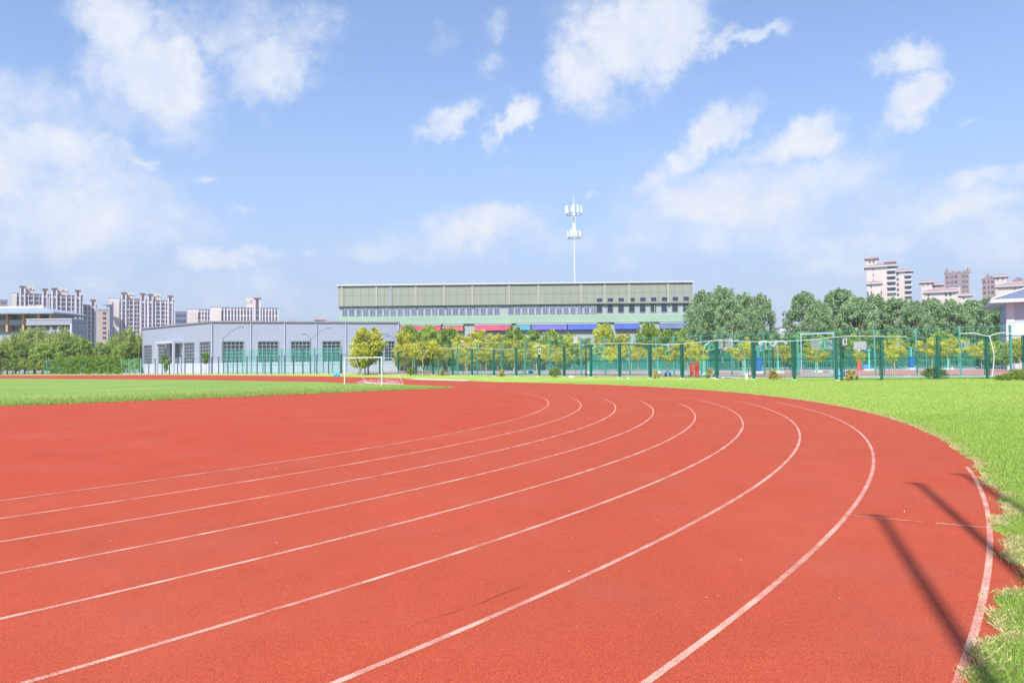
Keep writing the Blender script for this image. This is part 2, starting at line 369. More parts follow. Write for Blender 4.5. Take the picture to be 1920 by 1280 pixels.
# crack in the rubber
crk = [G(765, 1178), G(800, 1163), G(850, 1149), G(880, 1138), G(905, 1130), G(945, 1112), G(975, 1101), G(990, 1097)]
v = MB(); wd = [.0003, .001, .0016, .0005, .0024, .003, .0015, .0002]
for i in range(len(crk) - 1):
    a, b = Vector((*crk[i], .0056)), Vector((*crk[i + 1], .0056)); d = (b - a).normalized(); nn = Vector((-d.y, d.x, 0))
    v.quad(a - nn * wd[i], a + nn * wd[i], b + nn * wd[i + 1], b - nn * wd[i + 1])
tag(v.build('surface_crack', mat('crack', (.10, .015, .012), .9)), 'dark hairline crack in the red rubber', 'crack', kind='structure')
# pale concrete strip at the far end of the pitch and along the straight
conc = mat('concrete', (.5, .46, .42), .9, var=.15, vscale=2)
v = MB(); a, b = G(760, 711.2), G(872, 714.2); v.poly([(a[0], a[1]), (b[0], b[1]), (b[0] + .5, b[1] + 2.4), (a[0] + 1.0, a[1] + 2.6)], .012)
tag(v.build('runway_strip', conc), 'pale concrete strip beside the far straight', 'strip', kind='structure')

# ------------------------------------------------------------------ courts behind the fence
asph = mat('court_asphalt', (.33, .32, .34), .9, var=.12, vscale=.4)
pink = mat('court_pink', (.42, .17, .17), .9, var=.12, vscale=.5)
m_ = MB(); m_.poly([(-27, 128), (-6, 100), (8, 82.5), (24, 66.5), (46, 59), (90, 59), (110, 150), (0, 168), (-27, 150)], .004); tag(m_.build('court_pavement', asph), 'grey court pavement behind the fence', 'pavement', kind='structure')
m_ = MB(); m_.poly([(24, 73), (58, 67), (88, 67), (92, 96), (24, 100)], .008); m_.poly([(4, 94), (18, 80), (20, 95), (8, 108)], .008); m_.poly([(-26, 130), (-12, 114), (-10, 132), (-24, 146)], .008)
tag(m_.build('court_paint', pink), 'pink painted court areas', 'pavement', kind='structure')
m_ = MB(); m_.poly([(-120, 190), (-97, 168), (-56, 142), (-28, 126), (-27, 150), (-50, 160), (-90, 190)], .004); tag(m_.build('hall_forecourt', conc), 'pale paved strip in front of the hall', 'pavement', kind='structure')

# ------------------------------------------------------------------ grass blades (uncountable: stuff)
def blades(name, xy, h, w, m, label, z0=0.0, lean=.5):
    n = len(xy); a = nrng.uniform(0, 2 * np.pi, n); b = nrng.uniform(0, 2 * np.pi, n)
    hh = h * nrng.uniform(.5, 1.25, n); ww = w * nrng.uniform(.6, 1.3, n)
    x, y = xy[:, 0], xy[:, 1]; z = np.full(n, z0)
    dx, dy = np.cos(a) * ww / 2, np.sin(a) * ww / 2
    lx, ly = np.cos(b) * hh * lean * nrng.uniform(.1, 1, n), np.sin(b) * hh * lean * nrng.uniform(.1, 1, n)
    V = np.stack([np.stack([x - dx, y - dy, z], 1), np.stack([x + dx, y + dy, z], 1), np.stack([x + lx * .45 + dx * .6, y + ly * .45 + dy * .6, z + hh * .6], 1),
                  np.stack([x + lx, y + ly, z + hh], 1)], 1).reshape(-1, 3)
    return tag(np_mesh(name, V, 4, m, nrng.uniform(0, 1, n)), label, 'grass', kind='stuff')
leaf_grass = mat('grass_blade', (.33, .455, .10), .8, .2, rnd=.7, trans=.35)
leaf_dry = mat('dry_blade', (.60, .50, .27), .85, .15, rnd=.5, trans=.25)
def outside(n, y0, y1, power, marg=.0, xm=.78):
    """random points on the lawn right of the track, thinning with distance"""
    o = []
    tot = 0
    while tot < n:
        k = 200000
        y = y0 + (y1 - y0) * nrng.uniform(0, 1, k) ** power; x = y * nrng.uniform(-.1, xm, k)
        d = np.hypot(x - CX, y - CY); an = np.arctan2(y - CY, x - CX)
        s_ = an * 44; AN = an
        en = .10 * np.sin(s_ * 1.9 + 1.3) + .07 * np.sin(s_ * 4.7 + .4) + .04 * np.sin(s_ * 11.3 + 2) + .025 * np.sin(s_ * 23 + 1); en = en * AMP(AN)
        ok = d > 44.13 + en + marg + .05 * nrng.uniform(-.3, 1.6, len(d))
        p_ = np.stack([x[ok], y[ok]], 1); o.append(p_); tot += len(p_)
    return np.concatenate(o)[:n]
blades('grass', outside(260000, 2.2, 21, 2.3), .042, .0038, leaf_grass, 'fine green grass blades beside the near bend of the track')
blades('grass', outside(150000, 9, 60, 1.25), .06, .016, leaf_grass, 'green grass blades on the lawn behind the bend')
# dry straw along the ragged edge
k = 120000; a = R(-45) + R(75) * nrng.uniform(0, 1, k) ** .7; s_ = a * 44; AN = a
en = .10 * np.sin(s_ * 1.9 + 1.3) + .07 * np.sin(s_ * 4.7 + .4) + .04 * np.sin(s_ * 11.3 + 2) + .025 * np.sin(s_ * 23 + 1); en = en * AMP(AN)
clump = np.clip(np.sin(s_ * 3.1) + np.sin(s_ * 7.7 + 1) + .95, 0, 1)
rr = 44.13 + en + np.abs(nrng.normal(0, .085, k)) - .02
keep = nrng.uniform(0, 1, k) < clump
blades('dry_grass', np.stack([CX + rr * np.cos(a), CY + rr * np.sin(a)], 1)[keep], .034, .005, leaf_dry, 'straw-coloured dry grass along the ragged edge of the track', .006, 1.6)
k = 3500; a = R(-44) + R(60) * nrng.uniform(0, 1, k); s_ = a * 44; AN = a
en = .10 * np.sin(s_ * 1.9 + 1.3) + .07 * np.sin(s_ * 4.7 + .4) + .04 * np.sin(s_ * 11.3 + 2) + .025 * np.sin(s_ * 23 + 1); en = en * AMP(AN)
rr = 44.13 + en + nrng.normal(.0, .035, k)
blades('grass', np.stack([CX + rr * np.cos(a), CY + rr * np.sin(a)], 1), .04, .006, leaf_grass, 'runners of green grass creeping over the outer edge of the rubber', .004, 1.5)
# infield edge and pitch
def along(P0, n, wid):
    L = np.array([math.dist(P0[i], P0[i + 1]) for i in range(len(P0) - 1)]); c_ = np.r_[0, np.cumsum(L)]
    t = nrng.uniform(0, c_[-1], n); i = np.clip(np.searchsorted(c_, t) - 1, 0, len(L) - 1); u = (t - c_[i]) / L[i]
    A = np.array(P0); p_ = A[i] * (1 - u)[:, None] + A[i + 1] * u[:, None]
    d_ = (A[i + 1] - A[i]) / L[i][:, None]; nrm = np.stack([-d_[:, 1], d_[:, 0]], 1)
    return p_ + nrm * (nrng.exponential(wid, n) - .12)[:, None]
blades('grass', along(IN[0:6], 60000, 2.2), .11, .03, mat('grass_blade_in', (.29, .39, .09), .8, .2, rnd=.6, trans=.35), 'tufted grass along the near edge of the infield')
blades('dry_grass', along(IN[0:6], 9000, 3.5), .09, .03, leaf_dry, 'dry yellow tufts in the infield grass', 0, .8)
# grass litter on the rubber
k = 150; y = nrng.uniform(4.4, 24, k); x = y * nrng.uniform(-.55, .6, k); d = np.hypot(x - CX, y - CY); ok = d < 43.9
blades('grass_litter', np.stack([x[ok], y[ok]], 1), .012, .006, mat('litter', (.62, .5, .4), .9, rnd=.4), 'tiny dry leaf crumbs scattered on the rubber', .012, 1.8)

# ------------------------------------------------------------------ foliage
def leafcloud(centers, radii, n_per, leaf, flat=.8, droop=0, shell=.5):
    """leaf quads clustered round clump centres"""
    C = np.repeat(np.asarray(centers, float), n_per, 0); Rr = np.repeat(np.asarray(radii, float), n_per)
    n = len(C); d = nrng.normal(size=(n, 3)); d /= np.linalg.norm(d, axis=1)[:, None]
    rr = Rr * nrng.uniform(shell, 1.12, n) ** .8
    pos = C + d * rr[:, None] * np.array([1, 1, flat])
    if droop: pos[:, 2] -= nrng.uniform(0, droop, n)
    nr = d + nrng.normal(scale=.75, size=(n, 3)); nr /= np.linalg.norm(nr, axis=1)[:, None]
    t = np.cross(nr, nrng.normal(size=(n, 3))); t /= np.linalg.norm(t, axis=1)[:, None]
    if droop: t[:, 2] -= 1.2; t /= np.linalg.norm(t, axis=1)[:, None]
    b = np.cross(nr, t); b /= np.linalg.norm(b, axis=1)[:, None]
    L = (leaf * nrng.uniform(.6, 1.35, n))[:, None]
    asp = .32 if droop else .62
    V = np.stack([pos - t * L, pos - b * L * asp, pos + t * L, pos + b * L * asp], 1).reshape(-1, 3)
    cl = np.repeat(nrng.uniform(0, 1, len(centers)), n_per)
    return V, np.clip(cl * .5 + nrng.uniform(0, .5, n), 0, 1)
def clumps_in(shape, n, seed):
    r_ = np.random.default_rng(seed); o = []
    while len(o) < n:
        p = r_.uniform(-1, 1, 3)
        if shape(p): o.append(p)
    return np.array(o)
def ell(p, k=.25): q = np.linalg.norm(p); return k < q < 1
TRUNK = mat('bark', (.20, .165, .13), .95, var=.25, vscale=3, bump=.5, bscale=12)
TRUNK_L = mat('bark_pale', (.38, .34, .28), .95, var=.25, vscale=4, bump=.4, bscale=20)
def limb_set(mb, base_h, H, rx, r0, n, seed, lean=0):
    r_ = random.Random(seed)
    top = Vector((lean, r_.uniform(-.1, .1), base_h))
    mb.tube([(0, 0, 0), (lean * .3 + r_.uniform(-.04, .04), 0, base_h * .5), top], [r0, r0 * .8, r0 * .62], 8)
    for i in range(n):
        a = 2 * math.pi * (i + r_.uniform(-.3, .3)) / n; rr = rx * r_.uniform(.35, .75); hh = base_h + (H - base_h) * r_.uniform(.45, .85)
        mid = top + Vector((math.cos(a) * rr * .4, math.sin(a) * rr * .4, (hh - base_h) * .45))
        end = Vector((math.cos(a) * rr + lean, math.sin(a) * rr, hh))
        mb.tube([top - Vector((0, 0, .1)), mid, end], [r0 * .5, r0 * .3, r0 * .1], 5)
        for j in range(2):
            a2 = a + r_.uniform(-1, 1); e2 = mid + Vector((math.cos(a2) * rr * .5, math.sin(a2) * rr * .5, (hh - base_h) * r_.uniform(.2, .45)))
            mb.tube([mid, e2], [r0 * .22, r0 * .06], 4)
PROTO = {}
def tree_proto(kind, var):
    key = (kind, var)
    if key in PROTO: return PROTO[key]
    sd = hash((kind, var)) % 1000 if False else sum(map(ord, kind)) + var * 17
    r_ = np.random.default_rng(sd)
    if kind == 'poplar':      # 14 m tall, 8 m wide, several upright plumes
        H, rx, base, r0 = 14, 4.2, 3.2, .26; cs, rs = [], []
        while len(cs) < 158:
            p = r_.uniform(-1, 1, 3); q_ = np.linalg.norm(p)
            if not (.35 < q_ < 1): continue
            cs.append((np.sign(p[0]) * abs(p[0]) ** .8 * 4.2, p[1] * 4.0, 7.7 + p[2] * 4.9)); rs.append(r_.uniform(.4, 1.0))
        for k in range(9):
            a = r_.uniform(0, 6.28); rad = r_.uniform(.2, 2.8); z0 = 11.9 - rad * .55
            for j in range(6): cs.append((math.cos(a) * rad, math.sin(a) * rad, z0 + j * .25)); rs.append(.72 - j * .07)
        V, rn = leafcloud(cs, rs, 88, .150, .95); m = mat('leaf_poplar', (.25, .385, .190), .5, .4, rnd=.9, objrnd=.25, trans=.3)
    elif kind == 'yellow':    # 4 m tall, open spreading head on a thin stem
        H, rx, base, r0 = 4.0, 1.6, 1.9, .07
        c_ = clumps_in(ell, 46, sd); cs = c_ * np.array([1.55, 1.4, .95]) + np.array([0, 0, 2.85]); cs[:, 2] += r_.normal(size=len(cs)) * .12
        V, rn = leafcloud(cs, r_.uniform(.16, .42, len(cs)), 80, .065, .75); m = mat('leaf_yellow', (.55, .54, .08), .6, .3, rnd=.9, objrnd=.35, trans=.35)
    elif kind == 'osmanthus': # dense round head
        H, rx, base, r0 = 8.5, 3.2, 1.8, .16
        c_ = clumps_in(ell, 90, sd); cs = c_ * np.array([3.0, 3.0, 3.1]) + np.array([0, 0, 5.0])
        V, rn = leafcloud(cs, r_.uniform(.4, .9, len(cs)), 90, .15, .7); m = mat('leaf_osmanthus', (.48, .50, .07), .55, .35, rnd=.9, trans=.3)
    elif kind == 'willow':
        H, rx, base, r0 = 11, 5.2, 2.6, .28
        c_ = clumps_in(lambda p: .3 < np.linalg.norm(p) < 1 and p[2] > -.45, 110, sd); cs = c_ * np.array([5.0, 4.2, 4.3]) + np.array([0, 0, 6.4])
        V, rn = leafcloud(cs, r_.uniform(.5, 1.0, len(cs)), 70, .30, .8, droop=2.2); m = mat('leaf_willow', (.32, .40, .10), .6, .3, rnd=.9, objrnd=.3, trans=.3)
    elif kind == 'broad':     # mid green bushy tree
        H, rx, base, r0 = 7, 3.4, 1.8, .17
        c_ = clumps_in(ell, 80, sd); cs = c_ * np.array([3.2, 3.0, 2.5]) + np.array([0, 0, 4.4])
        V, rn = leafcloud(cs, r_.uniform(.45, .95, len(cs)), 70, .17, .75); m = mat('leaf_broad', (.24, .35, .06), .55, .35, rnd=.95, objrnd=.5, trans=.25)
    elif kind == 'bush':      # clipped dome, 1 m tall
        H, rx, base, r0 = 1.0, .7, .2, .04
        c_ = clumps_in(lambda p: .5 < np.linalg.norm(p) < 1 and p[2] > -.1, 60, sd); cs = c_ * np.array([.62, .58, .72]) + np.array([0, 0, .22])
        V, rn = leafcloud(cs, r_.uniform(.1, .2, len(cs)), 60, .035, .8); m = mat('leaf_bush', (.20, .28, .05), .6, .3, rnd=.9, objrnd=.2, trans=.25)
    elif kind == 'bushy':     # loose yellowish shrub
        H, rx, base, r0 = 1.1, .7, .2, .04
        c_ = clumps_in(lambda p: .3 < np.linalg.norm(p) < 1 and p[2] > -.1, 40, sd); cs = c_ * np.array([.62, .58, .85]) + np.array([0, 0, .22])
        V, rn = leafcloud(cs, r_.uniform(.08, .2, len(cs)), 60, .04, .8); m = mat('leaf_bushy', (.44, .36, .10), .6, .3, rnd=.9, objrnd=.2, trans=.25)
    elif kind == 'shrub':     # background shrub 3.5 m
        H, rx, base, r0 = 3.6, 2.2, .5, .09
        c_ = clumps_in(lambda p: .3 < np.linalg.norm(p) < 1 and p[2] > -.4, 60, sd); cs = c_ * np.array([2.2, 1.7, 1.7]) + np.array([0, 0, 1.7])
        V, rn = leafcloud(cs, r_.uniform(.3, .65, len(cs)), 60, .13, .75); m = mat('leaf_shrub', (.24, .31, .06), .6, .3, rnd=.95, objrnd=.5, trans=.25)
    elif kind == 'dark':      # dark evergreen behind the courts
        H, rx, base, r0 = 6, 3.2, .8, .16
        c_ = clumps_in(lambda p: .3 < np.linalg.norm(p) < 1 and p[2] > -.6, 80, sd); cs = c_ * np.array([3.2, 2.5, 2.9]) + np.array([0, 0, 2.9])
        V, rn = leafcloud(cs, r_.uniform(.4, .9, len(cs)), 60, .17, .75); m = mat('leaf_dark', (.15, .25, .085), .6, .3, rnd=.9, objrnd=.5, trans=.2)
    cr_ = np_mesh('crown', V, 4, m, rn)
    mb = MB(); pale = kind in ('yellow', 'poplar')
    if kind in ('bush', 'bushy', 'shrub'):
        for i in range(5):
            a = i * 1.3; mb.tube([(0, 0, 0), (math.cos(a) * rx * .3, math.sin(a) * rx * .3, H * .55)], [r0, r0 * .4], 5)
    else: limb_set(mb, base, H, rx, r0, 6 if kind != 'yellow' else 4, sd, lean=0 if kind != 'yellow' else (var - 1) * .12)
    tr_ = mb.build('trunk' if kind not in ('bush', 'bushy', 'shrub') else 'stem', TRUNK_L if pale else TRUNK)
    COL.objects.unlink(cr_); COL.objects.unlink(tr_)
    PROTO[key] = (cr_, tr_, H, rx)
    return PROTO[key]
def plant(name, kind, var, loc, h, w, label, group=None, rot=None, cat='tree'):
    cr_, tr_, H, rx = tree_proto(kind, var)
    t = thing(name, label, cat, loc, rng.uniform(0, 6.28) if rot is None else rot, group)
    t.scale = (w / (2 * rx), w / (2 * rx), h / H)
    for o in (cr_, tr_):
        k = o.copy(); COL.objects.link(k); k.parent = t
    return t
def plant_px(name, kind, var, px, ytop, Y, wpx, label, group=None, cat='tree', ybase=None, rot=None):
    top = P(px, ytop, Y); s = Y / F
    return plant(name, kind, var, (top.x, Y, 0), top.z, wpx * s, label, group, cat=cat, rot=rot)

# ------------------------------------------------------------------ sports hall
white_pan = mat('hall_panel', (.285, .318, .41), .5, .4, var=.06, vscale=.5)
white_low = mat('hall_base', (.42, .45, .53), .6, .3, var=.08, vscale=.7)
trimc = mat('hall_trim', (.20, .21, .25), .5)
glass_d = mat('window_glass', (.030, .050, .058), .25, .5)
bar_w = mat('window_bar', (.26, .29, .33), .5)
def wall_t(px, A, B):
    """where the line of sight of photo column px crosses the wall line A-B"""
    x, y, z = ray(px, 690); k = x / y
    d = B - A
    return (k * A.y - A.x) / (d.x - k * d.y)
def ribbed(L, z0, z1, pitch=.85, depth=.025):
    """panel wall with standing ribs, in its own frame: x along, y outward negative"""
    m = MB(); m.quad((0, 0, z0), (L, 0, z0), (L, 0, z1), (0, 0, z1))
    x = pitch / 2
    while x < L: m.box(x - .05, x + .05, -depth, .0, z0 + .003, z1 - .003); x += pitch
    return m
HC = Vector((P(395, 690, 153).x, 153)); HL = Vector((P(267, 690, 178).x, 178)); HR = Vector((P(750, 690, 163).x, 163))
HH = 10.55; ZB, ZT = 2.15, 6.55
hall = thing('sports_hall', 'long low white metal-clad hall with tall gridded windows', 'building', (HC.x, HC.y, 0))
def facade(A, B, wins, flip):
    """A is the left end as seen from the track"""
    L = (B - A).length; d = (B - A).normalized(); az_ = math.atan2(d.y, d.x)
    loc = (A.x - HC.x, A.y - HC.y, 0)
    spans = sorted([(wall_t(a, A, B) * L, wall_t(b, A, B) * L) for a, b in wins])
    up = ribbed(L, ZT, HH); cuts = [0] + [v_ for s_ in spans for v_ in s_] + [L]
    for i in range(0, len(cuts), 2):
        x0, x1 = cuts[i], cuts[i + 1]
        up.quad((x0, 0, ZB), (x1, 0, ZB), (x1, 0, ZT), (x0, 0, ZT)); x = x0 + .4
        while x < x1: up.box(x - .05, x + .05, -.025, 0, ZB + .003, ZT - .003); x += .85
    w = up.build('wall', white_pan, hall); w.location = loc; w.rotation_euler.z = az_
    lo = MB().box(-.02, L + .02, -.10, .2, 0, ZB - .003); w = lo.build('base_wall', white_low, hall); w.location = loc; w.rotation_euler.z = az_
    tr = MB().box(-.05, L + .05, -.16, .3, HH, HH + .32); w = tr.build('eave_trim', trimc, hall); w.location = loc; w.rotation_euler.z = az_
    for x0, x1 in spans:
        fr = MB()
        fr.box(x0, x1, .02, .14, ZT - .12, ZT - .004); fr.box(x0, x1, .02, .14, ZB + .004, ZB + .12)
        nx = max(3, round((x1 - x0) / .85)); nz_ = 6
        for i in range(nx + 1):
            x = x0 + .06 + (x1 - x0 - .12) * i / nx; fr.box(x - .055, x + .055, .03, .13, ZB + .125, ZT - .125)
        for j in range(1, nz_):
            z = ZB + (ZT - ZB) * j / nz_; fr.box(x0 + .13, x1 - .13, .045, .12, z - .05, z + .05)
        f_ = fr.build('window_frame', bar_w, hall); f_.location = loc; f_.rotation_euler.z = az_
        gl = MB(); gl.quad((x0, .18, ZB), (x1, .18, ZB), (x1, .18, ZT), (x0, .18, ZT)); gl.build('pane', glass_d, f_)
        jb = MB(); jb.box(x0 - .1, x0 - .003, -.09, .2, ZB, ZT + .1); jb.box(x1 + .003, x1 + .1, -.09, .2, ZB, ZT + .1); jb.box(x0, x1, -.09, .2, ZT + .003, ZT + .12)
        jb.build('window_surround', trimc, f_)
    return az_, loc, L
facade(HL, HC, [(270, 284.5), (294, 310), (319.5, 336), (346, 364), (375, 394)], 0)
fa = facade(HC, HR, [(417, 457), (484, 522), (546, 582), (605, 638.5), (664, 694), (722, 740)], 0)
nrm = (HR - HC).normalized(); back = Vector((-nrm.y, nrm.x)) * 30
q = [HL, HC, HR, HR + back, HL + back]
roof = MB().poly([(p.x - HC.x, p.y - HC.y) for p in q], HH - .3, HH - .02); roof.build('roof', trimc, hall)
rs_ = MB(); e0, e1 = HR - HC, HR + back - HC; rs_.quad((e0.x, e0.y, 0), (e1.x, e1.y, 0), (e1.x, e1.y, HH - .3), (e0.x, e0.y, HH - .3)); rs_.build('wall', white_pan, hall)
dp_ = (HR - HC).normalized()
for f_k in [wall_t(px, HC, HR) for px in (397.5, 470.5, 534, 593.5, 649, 748)]:
    p_ = HC.lerp(HR, f_k) - HC; nv = Vector((dp_.y, -dp_.x)) * .2
    MB().tube([(p_.x + nv.x, p_.y + nv.y, .3), (p_.x + nv.x, p_.y + nv.y, HH - .1)], .09, 6).build('downpipe', white_low, hall)
# canopy over the left door
d = (HC - HL).normalized(); nn = Vector((d.y, -d.x)); t0, t1 = wall_t(312, HL, HC), wall_t(343, HL, HC); a, b = HL.lerp(HC, t0) - HC, HL.lerp(HC, t1) - HC
can = MB().poly([(a.x, a.y), (b.x, b.y), (b.x + nn.x * 2.4, b.y + nn.y * 2.4), (a.x + nn.x * 2.4, a.y + nn.y * 2.4)], ZT + .1, ZT + .55)
for k in (a, b): can.poly([(k.x + nn.x * 1.9, k.y + nn.y * 1.9), (k.x + nn.x * 1.9 + d.x * .45, k.y + nn.y * 1.9 + d.y * .45), (k.x + nn.x * 2.35 + d.x * .45, k.y + nn.y * 2.35 + d.y * .45), (k.x + nn.x * 2.35, k.y + nn.y * 2.35)], 0, ZT + .1)
can.build('canopy', white_low, hall)

# ------------------------------------------------------------------ school building, far left
def px_box(px0, px1, ytop, Y, depth):
    a, b = P(px0, ytop, Y), P(px1, ytop, Y); return a.x, b.x, a.z
Y0 = 232; s_ = Y0 / F
X0 = P(0, 600, Y0).x
def bx(px): return P(px, 600, Y0).x - X0
def bz(py, px=60): return P(px, py, Y0).z
sch = thing('school_building', 'grey school block with hipped roof and orange pillars behind the willows', 'building', (X0, Y0, 0))
grey_p = mat('school_grey', (.27, .29, .38), .8, var=.1, vscale=.3); orange = mat('school_pillar', (.45, .28, .18), .8, var=.1, vscale=.5)
cream_w = mat('school_wall', (.30, .31, .37), .8, var=.08, vscale=.3); roofm = mat('school_roof', (.25, .30, .37), .6, var=.1, vscale=.4)
MB().box(bx(-60), bx(97), 2, 12, 0, bz(587)).build('wall', cream_w, sch)
MB().hip(bx(-70), bx(111), -3, 17, bz(586), bz(573), inset=9, t=.5).build('roof', roofm, sch)
MB().box(bx(-50), bx(57), 6.4, 7.6, bz(573) - .2, bz(570.5)).build('roof_ridge', mat('white_render', (.50, .51, .56), .8, var=.06), sch)
for px in (-20, 14, 44.5, 73, 95): MB().box(bx(px - 2), bx(px + 2), -.35, 2, bz(621), bz(587.2)).build('pillar', orange, sch)
MB().box(bx(-60), bx(97.5), -.1, .25, bz(609), bz(599.5)).build('parapet', grey_p, sch)
MB().box(bx(-60), bx(97.5), -.3, -.1, bz(610), bz(609)).build('ledge', mat('ledge_dark', (.06, .06, .08), .7), sch)
MB().box(bx(-60), bx(97), 1.9, 1.995, 0, bz(611)).build('base_wall', grey_p, sch)
for a, b, y0, y1 in ((-18, -6, 590, 598), (0, 7, 590, 598), (16, 28, 590, 599), (31, 37, 590, 599), (47, 49, 589, 599), (50, 54, 595, 599), (61, 66, 591, 599), (76, 83, 591, 597), (0, 6, 612, 620), (17, 22, 612, 620), (23, 28, 612, 620), (31, 37, 612, 619)):
    f_ = MB().box(bx(a), bx(b), 1.84, 1.895, bz(y1), bz(y0)).build('window', bar_w, sch); MB().box(bx(a) + .15, bx(b) - .15, 1.80, 1.838, bz(y1) + .12, bz(y0) - .12).build('pane', glass_d, f_)
an = thing('school_annex', 'low flat grey annex with white coping beside the school block', 'building', (X0 + bx(73), Y0 - 6, 0))
L_ = bx(156) - bx(73)
MB().box(0, L_, 0, 8, bz(609), bz(601.5)).build('fascia', grey_p, an)
MB().box(-.1, L_ + .1, -.15, 8.1, bz(601.5), bz(600)).build('coping', mat('white_render', (.7, .7, .72)), an)
MB().box(0, L_, .6, 8, 0, bz(611)).build('wall', cream_w, an); MB().box(-.1, L_ + .1, -.1, 8, bz(611), bz(609.6)).build('ledge', MATS['white_render'], an)
for i in range(6): x = L_ * (.08 + i * .155); w_ = MB().box(x, x + 1.4, .5, .595, bz(620), bz(612.5)).build('window', glass_d, an)
MB().box(L_ - .5, L_, -.1, .55, 0, bz(611.1)).build('pillar', MATS['white_render'], an)

# ------------------------------------------------------------------ apartment towers
pier = mat('tower_pier', (.55, .52, .58), .8, var=.08, vscale=.15); plain = mat('tower_plain', (.56, .50, .48), .85, var=.06, vscale=.12)
dark = mat('tower_recess', (.20, .165, .19), .8, var=.2, vscale=.3); crown_m = mat('tower_crown', (.13, .088, .105), .8)
slab = mat('tower_slab', (.30, .28, .34), .8, var=.2, vscale=.2); pane_b = mat('tower_pane', (.055, .07, .115), .2, .6, var=.5, vscale=.25)
pane_mesh = {}
def pane_obj(w, h, parent, x, y, z, m=None, sill=None):
    key = (round(w, 2), round(h, 2), (m or pane_b).name, sill is None)
    if key not in pane_mesh:
        o = MB().box(0, w, -.06, .04, 0, h).build('window', m or pane_b, parent)
        pane_mesh[key] = o.data
    else:
        o = bpy.data.objects.new('window', pane_mesh[key]); COL.objects.link(o); o.parent = parent
    o.location = (x, y, z); return o
def ribbed_tower(name, label, px0, px1, ytop, Y, bays, crowns=(), house=None, plains=(), ybot=650, group=None, floor_h=None, depth=14):
    """slab with light piers between dark window bays, dark-capped pier towers and a roof house; all spans in photo pixels at distance Y"""
    th = math.atan(((px0 + px1) / 2 - 960) / F); s = Y / F * math.cos(th); o = P(px0, 600, Y); X_ = o.x
    ux = lambda px: (px - px0) * s; uz = lambda py: P((px0 + px1) / 2, py, Y).z
    t = thing(name, label, 'building', (X_, Y, 0), -th, group)
    W_ = ux(px1); H_ = uz(ytop)
    MB().box(0, W_, 0, depth, 0, H_).build('wall', dark, t)
    MB().box(-.2, W_ + .2, -.3, depth + .2, H_, H_ + .8).build('cornice', crown_m, t)
    fh = floor_h or 3.1; z_lo = max(0, uz(ybot)); nf = int((H_ - z_lo) / fh)
    npane = 0
    for a, b in bays:
        w = ux(b) - ux(a)
        sb = MB()
        for k in range(nf + 1): sb.box(ux(a) + .05, ux(b) - .05, -.35, -.003, H_ - .4 - k * fh - 1.0, H_ - .4 - k * fh)
        sb.build('balcony_band', slab, t)
        for k in range(nf):
            if npane < 99: pane_obj(w - .5, fh - 1.25, t, ux(a) + .25, -.045, H_ - .4 - (k + 1) * fh + .1); npane += 1
    edges = [px0] + [e for a, b in bays for e in (a, b)] + [px1]
    for i in range(0, len(edges), 2):
        a, b = edges[i], edges[i + 1]
        if b - a > .4: MB().box(ux(a), ux(b), -.8, .1, 0, H_ + .4).build('pier', pier, t)
    rr2 = random.Random(int(px0 * 7))
    for i in range(14):
        a, b = bays[rr2.randrange(len(bays))]; k = rr2.randrange(max(1, nf)); x = ux(a) + rr2.random() * max(.1, ux(b) - ux(a) - 1.1)
        MB().box(x, x + 1.1, -.75, -.36, H_ - .4 - k * fh - .95, H_ - .4 - k * fh - .15).build('air_conditioner', plain, t)
    for a, b in plains: MB().box(ux(a), ux(b), -1.6, depth - .5, 0, H_ - 1.2).build('side_wall', plain, t)
    for a, b, y in crowns:
        x0, x1, zc = ux(a), ux(b), uz(y)
        c1 = MB(); w = x1 - x0; c1.box(x0, x1, -1.3, 5, zc - 1.5, zc); c1.box(x0 + w * .22, x1 - w * .22, -1.1, 4.5, H_ + .2, zc - 1.5); c1.build('crown_cap', crown_m, t)
        for e in (x0 + w * .05, x1 - w * .27): MB().box(e, e + w * .22, -1.5, 4.8, 0, zc - 1.502).build('pier', pier, t)
        sb = MB().box(x0 + w * .272, x1 - w * .272, -1.2, -.85, 0, H_ - 1.6); rb = sb.build('stair_bay', dark, t)
        for k in range(min(nf, 12)):
            if npane < 99: pane_obj(w * .4, fh * .55, t, x0 + w * .3, -1.26, H_ - 3.6 - k * fh); npane += 1
    if house:
        a, b, y = house; x0, x1, zc = ux(a), ux(b), uz(y)
        h_ = MB().box(x0, x1 - (x1 - x0) * .12, 2, 9, H_ + .8, zc).build('roof_house', plain, t); MB().box(x0 - .1, x1, 1.8, 9.2, zc - .1 - (zc - H_) * .45, zc - (zc - H_) * .45 + .25).build('ledge', slab, h_)
        pane_obj(1.0, 1.0, h_, x0 + (x1 - x0) * .45, 1.98, zc - 2.6); MB().box(x0 + 1, x1 - 1, 2.5, 5, zc, zc + .35).build('roof_slab', slab, h_)
    return t
GR = 'apartment towers beyond the school'
ribbed_tower('apartment_tower', 'leftmost tall lavender tower above the school roof with brown crown caps', 22, 91.5, 551, 500,
  [(31.5, 35.5), (48, 52.5), (54, 62), (64, 73), (74, 78)], [(36, 47.5, 535), (79, 90.5, 538.5)], (48, 64.5, 533.5), [(22, 31)], ybot=600, group=GR)
ribbed_tower('apartment_tower', 'second tall lavender tower, right of the school roof edge, brown caps at both corners', 92, 155, 554, 500,
  [(93, 95.5), (108, 113), (115, 123), (125.5, 133), (135, 140), (152.5, 155)], [(96, 107.5, 539.5), (140.5, 152, 541.5)], (108, 127.5, 537), ybot=648, group=GR)
ribbed_tower('apartment_tower', 'narrow lavender tower with one brown cap between the two willow clumps', 156, 181, 573, 520,
  [(157, 163), (165.5, 168.5)], [(169, 180, 561)], None, ybot=650, group=GR)
